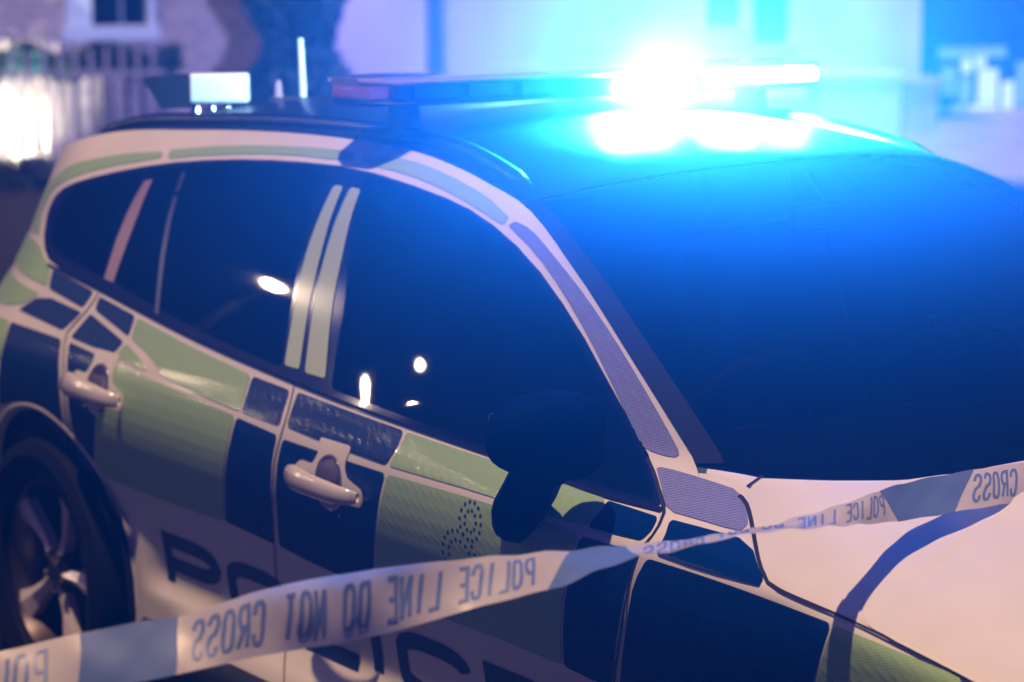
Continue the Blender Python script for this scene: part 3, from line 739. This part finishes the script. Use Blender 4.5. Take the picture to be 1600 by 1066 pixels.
# POLICE lettering on the doors: drawn as strokes on the door skin
def stroke_quads(pts, w):
    """Mitred outline of a polyline."""
    P = [Vector(pts[0])]; L = []; R_ = []
    for p in pts[1:]:
        if (Vector(p)-P[-1]).length > 1e-5: P.append(Vector(p))
    closed = (P[0]-P[-1]).length < 1e-6
    if closed: P = P[:-1]
    N = len(P)
    for i in range(N):
        a = P[i-1] if (i > 0 or closed) else None; c = P[(i+1) % N] if (i < N-1 or closed) else None
        u = (P[i]-a).normalized() if a is not None else (c-P[i]).normalized()
        v = (c-P[i]).normalized() if c is not None else u
        t = (u+v).normalized(); nrm = Vector((-t.y, t.x)); k = 1/max(.5, nrm.dot(Vector((-u.y, u.x))))
        L.append(P[i]+nrm*w/2*k); R_.append(P[i]-nrm*w/2*k)
    quads = []
    for i in range(N if closed else N-1):
        j = (i+1) % N; quads.append((R_[i], R_[j], L[j], L[i]))
    return quads
def arcp(cx, cy, rx, ry, a0, a1, n=8): return [(cx+rx*math.cos(math.radians(a0+(a1-a0)*k/n)), cy+ry*math.sin(math.radians(a0+(a1-a0)*k/n))) for k in range(n+1)]
def glyph(ch, w):
    """Stroke centre lines in a box 0..w by 0..1."""
    rx = w*.38; ry = .26
    if ch == 'P': return [[(0, 0), (0, 1), (w-rx, 1)]+arcp(w-rx, .72, rx, .28, 90, -90)[1:]+[(0, .44)]]
    if ch == 'R': return [[(0, 0), (0, 1), (w-rx, 1)]+arcp(w-rx, .74, rx, .26, 90, -90)[1:]+[(0, .48)], [(w*.5, .48), (w, 0)]]
    if ch == 'O': return [[(rx, 1)]+[(w-rx, 1)]+arcp(w-rx, 1-ry, rx, ry, 90, 0)+arcp(w-rx, ry, rx, ry, 0, -90)+arcp(rx, ry, rx, ry, 270, 180)+arcp(rx, 1-ry, rx, ry, 180, 90)]
    if ch == 'C': return [arcp(w-rx, 1-ry, rx, ry, 0, 90)+arcp(rx, 1-ry, rx, ry, 90, 180)+arcp(rx, ry, rx, ry, 180, 270)+arcp(w-rx, ry, rx, ry, 270, 360)]
    if ch == 'D': return [[(0, 0), (0, 1), (w-rx, 1)]+arcp(w-rx, 1-ry, rx, ry, 90, 0)[1:]+arcp(w-rx, ry, rx, ry, 0, -90)+[(0, 0)]]
    if ch == 'L': return [[(0, 1), (0, 0), (w, 0)]]
    if ch == 'I': return [[(w/2, 0), (w/2, 1)]]
    if ch == 'E': return [[(w, 1), (0, 1), (0, 0), (w, 0)], [(0, .5), (w*.85, .5)]]
    if ch == 'N': return [[(0, 0), (0, 1)], [(0, 1), (w, 0)], [(w, 0), (w, 1)]]
    if ch == 'T': return [[(0, 1), (w, 1)], [(w/2, 1), (w/2, 0)]]
    if ch == 'S': return [arcp(w-rx, 1-.24, rx, .24, 10, 90)+arcp(rx, 1-.25, rx, .25, 90, 180)+[(rx*.6, .56), (w-rx*.6, .46)]+arcp(w-rx, .25, rx, .25, 0, -90)+arcp(rx, .24, rx, .24, 270, 190)]
    return []
def letters_mesh(items, sw, mapper, sub=3):
    vs = []; ns = []; fs = []
    for ch, x0, w, hgt, z0, wx in items:
        for st in glyph(ch, w/hgt):
            for q in stroke_quads([(x0+px*hgt, z0+py*hgt) for px, py in st], sw):
                k = len(vs)
                A, B, C_, D_ = q
                for i in range(sub+1):
                    for u in (0, 1):
                        p = A.lerp(B, i/sub) if u == 0 else D_.lerp(C_, i/sub)
                        P, n = mapper(p.x, p.y); vs.append(P); ns.append(n)
                for i in range(sub): fs.append((k+2*i, k+2*i+2, k+2*i+3, k+2*i+1))
    return vs, fs, ns
SWT = .036
ZL = .420; HL = .140
items = [(c, x0+SWT/2, x1-x0-SWT, HL-SWT, ZL+SWT/2, 0) for c, x0, x1 in (('P', .555, .822), ('O', .853, 1.118), ('L', 1.178, 1.405), ('C', 1.54, 1.80), ('E', 1.849, 2.08))]+[('I', 1.461-.001, .002, HL-SWT, ZL+SWT/2, 0)]
for sg in (-1, 1):
    for it in items:
        vs, fs, ns = letters_mesh([it], SWT, (lambda a, b_: side_pt(a, b_, .0018, -1)) if sg < 0 else (lambda a, b_: side_pt(2.67-a, b_, .0018, 1)), 5)
        mesh_obj('door_letter', vs, fs, LETTER, car, True, ns)

# force crest printed on the front door: small dotted roundel under a crown
def dots(pts, r, m, name, sg):
    vs = []; ns = []; fs = []
    for x, z in pts:
        k = len(vs)
        for q in range(6):
            P, n = side_pt(x+r*math.cos(q*1.047), z+r*math.sin(q*1.047), .0017, sg); vs.append(P); ns.append(n)
        f = tuple(range(k, k+6)); fs.append(f if sg < 0 else f[::-1])
    return mesh_obj(name, vs, fs, m, car, True, ns)
cp = []
for k in range(14): cp.append((1.885+.034*math.cos(k*.449), .842+.036*math.sin(k*.449)))
for k in range(9): cp.append((1.885+.018*math.cos(k*.7), .842+.020*math.sin(k*.7)))
for k in range(20):
    a = k*.314; cp.append((1.845+.055*math.cos(a), .765+.052*math.sin(a)))
for k in range(14): a = k*.45; cp.append((1.845+.036*math.cos(a), .765+.034*math.sin(a)))
for sg in (-1, 1): dots(cp, .0045, LETTER, 'door_crest', sg)

# door handles
HANDLEP = mat('handle_gloss_paint', (.82, .81, .80), .16, coat=1, coat_rough=.02, metal=.25)
def handle(x0, z0, sg, sc=1):
    """Fixed body with scooped cup and a rounded pull bar."""
    def P(a, b_, o_): return side_pt(x0+a*sc, z0+b_*sc, o_, sg)
    # white backing with link up to the gap line
    poly = [(-.065, .028), (-.115, .030), (-.14, .012), (-.14, -.015), (-.115, -.034), (-.05, -.030), (-.035, -.055), (0, -.066), (.035, -.055), (.05, -.038), (.13, -.034), (.142, -.015), (.138, .006), (.075, .022), (.062, .05), (.075, .088), (-.055, .088), (-.045, .06)]
    h = side_patch('door_handle', WHITE, [(x0+a*sc, z0+b_*sc) for a, b_ in poly], .0022, car, sg, .02, .012, 1)
    # cup: shallow dish behind the bar, rim ring
    vs = []; fs = []; N = 28; rings = [(1.0, .0026), (.97, .007), (.90, .0065), (.8, .0045), (.55, .0030), (.25, .0026), (.02, .0026)]
    for rr_, o_ in rings:
        for k in range(N):
            a = 2*math.pi*k/N; vs.append(P(.006+.052*rr_*math.cos(a), .002+.058*rr_*math.sin(a), o_)[0])
    for i in range(len(rings)-1):
        for k in range(N):
            f = (i*N+k, i*N+(k+1) % N, (i+1)*N+(k+1) % N, (i+1)*N+k); fs.append(f if sg < 0 else f[::-1])
    mesh_obj('cup', mat('handle_cup_shade', (.16, .13, .22), .2, coat=1), None, None) if False else mesh_obj('cup', vs, fs, CUP, h, True)
    # bar
    path = [(-.132, -.004, .012), (-.126, -.003, .024), (-.10, -.001, .034), (-.05, -.001, .042), (0, -.002, .045), (.05, -.004, .043), (.10, -.007, .034), (.128, -.009, .020), (.134, -.010, .010)]
    rad = [.014, .022, .026, .024, .022, .021, .020, .017, .010]
    pts = dense([Vector(p) for p in path], .012); n = 14; vs = []; fs = []
    for i, p in enumerate(pts):
        u = i/(len(pts)-1)*(len(rad)-1); q = int(min(u, len(rad)-2)); r = rad[q]+(rad[q+1]-rad[q])*(u-q)
        for k in range(n):
            a = 2*math.pi*k/n; db = r*math.cos(a); do = r*.55*math.sin(a)
            vs.append(P(p.x, p.y+db, p.z+do)[0])
    for i in range(len(pts)-1):
        for k in range(n):
            f = (i*n+k, i*n+(k+1) % n, (i+1)*n+(k+1) % n, (i+1)*n+k); fs.append(f if sg > 0 else f[::-1])
    fs.append(tuple(range(n))); fs.append(tuple((len(pts)-1)*n+k for k in range(n)))
    mesh_obj('pull_bar', vs, fs, HANDLEP, h, True)
    for a_, b2, o2 in ((-.085, .012, .052), (-.03, -.012, .050), (.02, -.058, .010), (.045, -.068, .006), (-.05, -.044, .008)):
        b = MB(); b.lathe([(.0001, .0022), (.0018, .0014), (.0026, -.0004), (.0022, -.0016)], P(a_, b2, o2)[0], 'Z', 10); b.build('glint_drop', CHROME, h, True)  # bright metal drops added for glints along the handle
    b = MB(); c = P(-.128, -.003, .028)[0]; b.box(c, (.012, .006, .018), bev=.002); b.build('lock_cap', SEAM, h)
CUP = mat('handle_cup_shade', (.07, .06, .14), .15, coat=1)  # dark colour stands in for shade and reflection inside the cup
for sg in (-1, 1):
    handle(1.385, .828, sg, .93); handle(.345, .864, sg)

# door mirror
MIRM = mat('dark_mirror_housing', (.0004, .006, .040), .8, spec=.02)
for sg in (-1, 1):
    mr = MB(); N = 22; K = 14
    # superellipsoid housing, long axis across the car
    c = Vector((2.245, sg*1.015, 1.075)); vs = []; fs = []
    ax = (Vector((.22, sg*1.0, .10)).normalized(), Vector((1, -sg*.22, 0)).normalized(), Vector((.10, 0, 1)).normalized())
    def spow(v, e): return math.copysign(abs(v)**e, v)
    for i in range(K+1):
        ph = -math.pi/2+math.pi*i/K
        for k in range(N):
            th = 2*math.pi*k/N
            x = spow(math.cos(ph), .7)*spow(math.cos(th), .7); y = spow(math.cos(ph), .7)*spow(math.sin(th), .8); z = spow(math.sin(ph), .75)
            tp = 1-.18*x
            vs.append(c+ax[0]*x*.120+ax[1]*(y*.066+(.02*(1-x*x) if y > 0 else 0))*tp+ax[2]*z*.074*tp)
    for i in range(K):
        for k in range(N): fs.append((i*N+k, i*N+(k+1) % N, (i+1)*N+(k+1) % N, (i+1)*N+k))
    mm = mesh_obj('door_mirror', vs, fs, MIRM, car, True)
    b = MB(); b.tube([c-ax[0]*.02+Vector((0, 0, -.055)), (2.20, sg*.985, 1.01), (2.13, sg*.955, .955), (2.06, sg*.93, .90), (2.02, sg*.905, .86)], [.045, .048, .050, .050, .045], 12, flat=.8); b.build('mirror_arm', MIRM, mm, 'auto')
    b = MB(); b.box(c+ax[1]*-.060, (.006, .14, .07), rot=Matrix((ax[1], ax[0], ax[2])).transposed(), bev=.003); b.build('mirror_glass', CHROME, mm)

# wheels
def wheel(cx, cy, sg, rim_r=.232):
    w = MB(); prof = [(.235, .0), (.245, .035), (.30, .052), (.335, .040), (.345, .0), (.345, -.14), (.33, -.19), (.24, -.20)]
    w.lathe([(r, sg*h) for r, h in prof], (0, 0, 0), 'Y', 64)
    t = MB.build(w, 'wheel', TYRE, car, 'auto'); t.location = (cx, cy, .345)
    b = MB(); b.lathe([(.238, sg*.006), (.236, sg*.020), (.226, sg*.020), (.216, sg*-.01), (.205, sg*-.10), (.20, sg*-.16)], (0, 0, 0), 'Y', 64); b.build('rim', ALLOYD, t, 'auto')
    b = MB(); b.lathe([(.0, sg*-.10), (.16, sg*-.10), (.16, sg*-.12)], (0, 0, 0), 'Y', 40); b.build('brake_disc', mat('brake_iron', (.06, .05, .06), .5, metal=.5), t, 'auto')
    for k in range(5):
        a = math.radians(71+k*72)
        ca, sa = math.cos(a), math.sin(a); vs = []
        # blade spoke: narrow at the hub, broad and creased where it meets the rim
        def pt(r, lat, h): return (ca*r-sa*lat, sg*h, sa*r+ca*lat)
        m = MB(); V = []
        for r, wd_, h in ((.030, .013, .002), (.11, .017, -.002), (.17, .026, .004), (.230, .044, .016)):
            V += [pt(r, -wd_, h-.035), pt(r, -wd_, h-.006), pt(r, -wd_*.25, h), pt(r, wd_, h-.012), pt(r, wd_, h-.035)]
        F = []
        for i in range(3):
            for e in range(5): F.append((i*5+e, i*5+(e+1) % 5, (i+1)*5+(e+1) % 5, (i+1)*5+e))
        F += [(0, 1, 2, 3, 4), (15, 16, 17, 18, 19)]
        m.add(V, F)
        m.build('spoke', ALLOY, t)
    b = MB(); b.lathe([(.0, sg*.012), (.028, sg*.010), (.034, sg*.0), (.06, sg*-.008), (.064, sg*-.04)], (0, 0, 0), 'Y', 28); b.build('hub_cap', ALLOYD, t, 'auto')
    for k in range(5):
        b = MB(); a = math.radians(54+k*72); b.tube([(.047*math.cos(a), sg*-.02, .047*math.sin(a)), (.047*math.cos(a), sg*.010, .047*math.sin(a))], .009, 8)
        b.build('wheel_bolt', CHROME, t, 'auto')
    return t
for sg in (-1, 1):
    wheel(0, sg*.872, sg); wheel(2.68, sg*.872, sg)

# roof rails
RAILM = mat('satin_black_rail', (.003, .008, .022), .35, coat=.3, coat_rough=.2)
for sg in (-1, 1):
    pts = []; N = 46
    for i in range(N+1):
        x = -.30+(1.63+.30)*i/N; z = top_z(x); w = half_width(x, z); u = i/N
        lift = .016*min(1, u/.12, (1-u)/.16)**.6
        pts.append(Vector((x, sg*(w-.055), z+.006+lift)))
    vs = []; fs = []; n = 10
    for i, p in enumerate(pts):
        u = i/N; k_ = min(1, u/.06+.3, (1-u)/.06+.3)
        for k in range(n):
            a = 2*math.pi*k/n+.314; vs.append(p+Vector((0, spow(math.cos(a), .7)*.016*k_, spow(math.sin(a), .7)*.024*k_-.006)))
    for i in range(N):
        for k in range(n): fs.append((i*n+k, i*n+(k+1) % n, (i+1)*n+(k+1) % n, (i+1)*n+k))
    mesh_obj('roof_rail', vs, fs, RAILM, car, True)

# light bar
lb = MB()
def stad(y, zc, hx, hz, cx=1.05, n=20):
    return [Vector((cx+hx*spow(math.cos(2*math.pi*k/n), .55), y, zc+hz*spow(math.sin(2*math.pi*k/n), .7))) for k in range(n)]
def bar(name, m, zc, hx, hz, L, parent):
    ys = [(-L, .45), (-L+.012, .70), (-L+.035, .88), (-L+.08, .98), (-L+.14, 1)]; st = ys+[(0, 1)]+[(-y, s_) for y, s_ in ys[::-1]]
    vs = []; fs = []; n = 20
    for y, s_ in st: vs += stad(y, zc, hx*s_, hz*(.6+.4*s_))
    for i in range(len(st)-1):
        for k in range(n): fs.append((i*n+k, i*n+(k+1) % n, (i+1)*n+(k+1) % n, (i+1)*n+k))
    fs.append(tuple(range(n))); fs.append(tuple((len(st)-1)*n+k for k in range(n)))
    o = mesh_obj(name, vs, fs, m, parent, True); o.data.set_sharp_from_angle(angle=math.radians(40)); return o
base = bar('light_bar', PLAST, 1.562, .125, .010, .645, car)
bar('lens_top', LENS, 1.606, .130, .011, .650, base)
core = MB(); core.box((1.05, 0, 1.584), (.20, 1.18, .034)); core.build('inner_tray', LEDOFF, base)
YM = [-.50, -.36, -.22, -.08, .06, .20, .33, .46, .56]
for y in YM:
    on = y > 0
    for sx in (1, -1):
        b = MB(); b.box((1.05+sx*.108, y, 1.584), (.022, .10, .030), bev=.004); b.build('led_module', LEDON if on and (sx > 0 or y > .2) and abs(y-.20) > .02 else LEDOFF, base)
for sy in (-1, 1):
    b = MB(); b.lathe([(.0, 0), (.0, 0)], (0, 0, 0)) if False else b.box((1.05, sy*.612, 1.584), (.16, .05, .030), bev=.01); b.build('end_lens', LEDRED, base, 'auto')
    b = MB(); b.box((1.05, sy*.50, 1.525), (.10, .035, .075), taper=.8, bev=.006); b.box((1.05, sy*.53, 1.49), (.16, .07, .02), bev=.005); b.build('mounting_foot', PLAST, base)
def strip_lamp(name, loc, p, col, w):
    d = bpy.data.lights.new(name, 'AREA'); o = bpy.data.objects.new(name, d); COL.objects.link(o); o.parent = base
    d.shape = 'RECTANGLE'; d.size = w; d.size_y = .014; d.energy = p; d.color = col
    o.location = loc; o.rotation_euler = Vector((1, 0, .10)).to_track_quat('-Z', 'Y').to_euler(); return o
BLUEC = (.018, .25, 1.0)
strip_lamp('blue_lamp', (1.176, .05, 1.569), 2100, BLUEC, .16)
strip_lamp('blue_lamp', (1.176, .33, 1.569), 620, BLUEC, .16)
strip_lamp('blue_lamp', (1.176, .52, 1.569), 130, BLUEC, .12)
rl = strip_lamp('blue_lamp', (.925, -.10, 1.582), 60, (.45, .80, 1.0), .5); rl.rotation_euler = Vector((-1, -.3, -.02)).to_track_quat('-Z', 'Y').to_euler()
# rear-facing beam of the bar, thrown on to the buildings
rd = bpy.data.lights.new('rear_blue_beam', 'SPOT'); ro = bpy.data.objects.new('rear_blue_beam', rd); COL.objects.link(ro); ro.parent = base
rd.energy = 8500; rd.color = (.50, .46, 1.0); rd.spot_size = math.radians(74); rd.spot_blend = .6; rd.shadow_soft_size = .05
ro.location = (.90, .30, 1.63); ro.rotation_euler = Vector((-.76, .65, .0)).to_track_quat('-Z', 'Z').to_euler()

# rooftop unit, aerial
ROTC = Matrix.Rotation(math.radians(-36), 3, 'Z')
ru = MB(); ru.box((-.04, -.35, 1.533), (.05, .150, .074), rot=ROTC, bev=.008); u = ru.build('roof_unit', WPLAST, car, 'auto')
b = MB(); c0 = Vector((-.04, -.35, 1.533)); T = ROTC @ Vector((0, 1, 0)); Nn = ROTC @ Vector((1, 0, 0)); Z = Vector((0, 0, 1))
vs = []
for dn in (.02, -.03):
    for (a, z) in ((-.076, .036), (-.195, .028), (-.150, -.052), (-.076, -.050)): vs.append(c0+T*a+Nn*dn+Z*z)
b.add(vs, [(0, 1, 2, 3), (7, 6, 5, 4), (0, 4, 5, 1), (1, 5, 6, 2), (2, 6, 7, 3), (3, 7, 4, 0)]); b.build('side_shroud', PLAST, u)
for k in range(3):
    b = MB(); b.lathe([(.0, .012), (.010, .010), (.013, 0), (.013, -.03)], c0+T*(-.060+.04*k)+Nn*.01+Z*(-.048), 'Z', 14); b.build('mounting_foot', CHROME, u, 'auto')
ap = Vector((-.04, -.10, 1.488))
ab = MB(); ab.box(ap+T*.01, (.09, .20, .026), rot=ROTC, bev=.008); an_ = ab.build('aerial_base', PLAST, car, 'auto')
b = MB(); b.tube([ap+Vector((0, 0, 0)), ap+Vector((0, -.003, .082)), ap+Vector((0, -.006, .165))], [.009, .008, .007], 10); b.build('aerial_mast', WPLAST, an_, 'auto')
for a in (-.065, .10):
    b = MB(); b.box(ap+T*a+Z*.03, (.03, .022, .05), rot=ROTC, taper=.6, bev=.004); b.build('aerial_fin', PILLAR, an_, 'auto')

# ------------------------------------------------------------------ cordon tape
TP = mat('white_cordon_plastic', (.70, .70, .78), .34)
n_, l_, b_ = nodes(TP)
trn = n_.new('ShaderNodeBsdfTranslucent'); trn.inputs['Color'].default_value = (.6, .62, .7, 1); mxs = n_.new('ShaderNodeMixShader'); mxs.inputs[0].default_value = .32
out = n_['Material Output']; l_.new(b_.outputs[0], mxs.inputs[1]); l_.new(trn.outputs[0], mxs.inputs[2])
clr = n_.new('ShaderNodeBsdfTransparent'); mx3 = n_.new('ShaderNodeMixShader'); mx3.inputs[0].default_value = .0
l_.new(mxs.outputs[0], mx3.inputs[1]); l_.new(clr.outputs[0], mx3.inputs[2]); l_.new(mx3.outputs[0], out.inputs[0])
def film(m, k):
    n, l, b = nodes(m); c = n.new('ShaderNodeBsdfTransparent'); x = n.new('ShaderNodeMixShader'); x.inputs[0].default_value = k
    l.new(b.outputs[0], x.inputs[1]); l.new(c.outputs[0], x.inputs[2]); l.new(x.outputs[0], n['Material Output'].inputs[0]); return m
BAND = film(mat('blue_tape_band', (.10, .18, .46), .55, spec=.25), .0)
INK = film(mat('blue_tape_ink', (.14, .22, .54), .4), .0)
def tape_rows():
    """Rows (u, top, bottom), smoothed along the tape and carried past the frame at both ends."""
    R0 = [(u, Vector(a), Vector(b_)) for u, a, b_ in TAPE]
    u0, a0, b0 = R0[0]; du = R0[1][0]-u0; da = (R0[1][1]-a0)/du; db = (R0[1][2]-b0)/du
    R0 = [(u0-1.2, a0-da*1.2, b0-db*1.2)]+R0
    u1, a1, b1 = R0[-1]; R0.append((u1+.5, Vector((2.80, .24, 1.075)), Vector((2.85, .20, 1.04)))); R0.append((u1+1.3, Vector((2.80, 1.04, 1.0)), Vector((2.83, 1.02, .94)))); R0.append((u1+3.5, Vector((2.78, 3.2, .98)), Vector((2.80, 3.2, .90))))
    return R0
TR = tape_rows(); US = [r[0] for r in TR]
def tape_at(u, v):
    """u along the tape, v 0 bottom .. 1 top."""
    def comp(idx, k): return hermite(u, US, [r[idx][k] for r in TR])
    a = Vector([comp(1, k) for k in range(3)]); b_ = Vector([comp(2, k) for k in range(3)])
    wob = .0035*math.sin(u*19+v*2)*math.sin(v*3.14)+.0016*math.sin(u*67+v*5)+.0012*abs(math.sin(u*41-v*3))+.009*(1-v)**2*smooth(1.1, .6, u)
    d = (a-b_); t = Vector((-.09, 1, 0)); n = d.cross(t).normalized()
    return b_+d*v+n*wob
def tape_n(u, v):
    e = .004; n = (tape_at(u, min(v+.1, 1))-tape_at(u, max(v-.1, 0))).cross(tape_at(u+e, v)-tape_at(u-e, v)).normalized()
    return n
def tape_patch(name, m, u0f, u1f, nu, off, parent, nv=8, v0=0, v1=1):
    vs = []; fs = []
    for i in range(nu+1):
        for j in range(nv+1):
            v = v0+(v1-v0)*j/nv; a = u0f(v); b_ = u1f(v); u = a+(b_-a)*i/nu
            p = tape_at(u, v); q = tape_n(u, v)
            vs.append(p+q*off)
    for i in range(nu):
        for j in range(nv): a = i*(nv+1)+j; fs.append((a, a+1, a+nv+2, a+nv+1))
    return mesh_obj(name, vs, fs, m, parent, True)
tp = tape_patch('cordon_tape', TP, lambda v: US[0], lambda v: US[-1], 520, 0, None)
tag(tp, 'white and blue police cordon tape stretched across the car and bonnet, lettering reversed', 'cordon tape')
for sgn in (1, -1):
    o_ = .0006*sgn
    for (a, b_, c1, c2) in ((.204, .332, .0, .0), (.862, .985, .012, -.012), (1.581, 1.762, -.02, .02), (-.62, -.49, 0, 0)):
        tape_patch('blue_band', BAND, lambda v, a=a, c1=c1: a+c1*(2*v-1)*3*abs(2*v-1)**.0*(.5 if c1 else 0), lambda v, b_=b_, c2=c2: b_+c2*(2*v-1), 20, o_, tp)
def tape_text(txt, ua, ub, off):
    """Glyph x runs against u, so the words read backwards from the camera's side."""
    L = abs(ub-ua); adv = L/len(txt); items_ = []
    H = .054; sw = .0058
    for i, ch in enumerate(txt):
        if ch != ' ': items_.append((ch, i*adv+adv*.16, adv*.60, H, .017, 0))
    def mp_(x, z): 
        u = ub-x; v = z/.086; p = tape_at(u, v); n = tape_n(u, v)
        return p+n*off, n*(1 if off > 0 else -1)
    vs, fs, ns = letters_mesh(items_, sw, mp_, 3)
    return mesh_obj('printed_words', vs, fs, INK, tp, True)
for off in (.0009, -.0009):
    tape_text('POLICE LINE DO NOT CROSS', .349, .822, off)
    tape_text('POLICE LINE DO NOT CROSS', 1.0, 1.566, off)
    tape_text('POLICE LINE DO NOT CROSS', 1.778, 2.30, off)
    tape_text('POLICE LINE DO NOT CROSS', -.44, .165, off)

# ------------------------------------------------------------------ thin volume added to stand in for lens bloom of the blue lamps
HAZE = .0011
hz = MB(); hz.box((-6, 4, 4.0), (60, 60, 10.0)); hm = bpy.data.materials.new('wide_bloom'); hm.use_nodes = True
hn = hm.node_tree; hn.nodes.remove(hn.nodes['Principled BSDF']); pv = hn.nodes.new('ShaderNodeVolumePrincipled')
pv.inputs['Color'].default_value = (.15, .62, 1, 1); pv.inputs['Density'].default_value = HAZE; pv.inputs['Anisotropy'].default_value = .6
hn.links.new(pv.outputs[0], hn.nodes['Material Output'].inputs['Volume'])
ho = hz.build('bloom_haze', hm); tag(ho, 'faint volume added to stand in for lens bloom around the lit roof lights', None, None, 'stuff')

# denser volume added to imitate lens bloom round the roof lights, thinning out smoothly
b = MB(); MR = 1.9; b.lathe([(max(1e-4, MR*math.sin(math.pi*i/24)), -MR*math.cos(math.pi*i/24)) for i in range(25)], (0, 0, 0), 'Z', 40)
mm = bpy.data.materials.new('lamp_bloom'); mm.use_nodes = True; t_ = mm.node_tree; t_.nodes.remove(t_.nodes['Principled BSDF'])
q = t_.nodes.new('ShaderNodeVolumePrincipled'); q.inputs['Color'].default_value = (.5, .72, 1, 1); q.inputs['Anisotropy'].default_value = .45
tc = t_.nodes.new('ShaderNodeTexCoord'); ln = t_.nodes.new('ShaderNodeVectorMath'); ln.operation = 'LENGTH'; t_.links.new(tc.outputs['Object'], ln.inputs[0])
r1 = t_.nodes.new('ShaderNodeMapRange'); r1.inputs[1].default_value = 0; r1.inputs[2].default_value = MR; r1.inputs[3].default_value = 1; r1.inputs[4].default_value = 0
t_.links.new(ln.outputs['Value'], r1.inputs[0]); pw = t_.nodes.new('ShaderNodeMath'); pw.operation = 'POWER'; pw.inputs[1].default_value = 2.6; t_.links.new(r1.outputs[0], pw.inputs[0])
ml = t_.nodes.new('ShaderNodeMath'); ml.operation = 'MULTIPLY'; ml.inputs[1].default_value = .024; t_.links.new(pw.outputs[0], ml.inputs[0]); t_.links.new(ml.outputs[0], q.inputs['Density'])
t_.links.new(q.outputs[0], t_.nodes['Material Output'].inputs['Volume'])
mo = b.build('bloom_mist', mm); mo.location = (1.95, -.42, 1.52); tag(mo, 'blue lit volume added to imitate lens bloom around the roof lights', None, None, 'stuff')
b = MB(); b.lathe([(max(1e-4, .55*math.sin(math.pi*i/20)), -.55*math.cos(math.pi*i/20)) for i in range(21)], (0, 0, 0), 'Z', 32)  # small core volume added to whiten the bloom right at the lamps
m2 = mm.copy(); m2.name = 'core_bloom'
for nd in m2.node_tree.nodes:
    if nd.type == 'MAP_RANGE': nd.inputs[2].default_value = .55
    if nd.type == 'MATH' and nd.operation == 'MULTIPLY': nd.inputs[1].default_value = .10
    if nd.type == 'PRINCIPLED_VOLUME': nd.inputs['Color'].default_value = (1, .95, 1, 1); nd.inputs['Anisotropy'].default_value = .1
mc = b.build('bloom_mist', m2); mc.location = (1.27, .08, 1.60); tag(mc, 'thicker core volume added to imitate lens bloom right at the burning blue lamps', None, None, 'stuff')
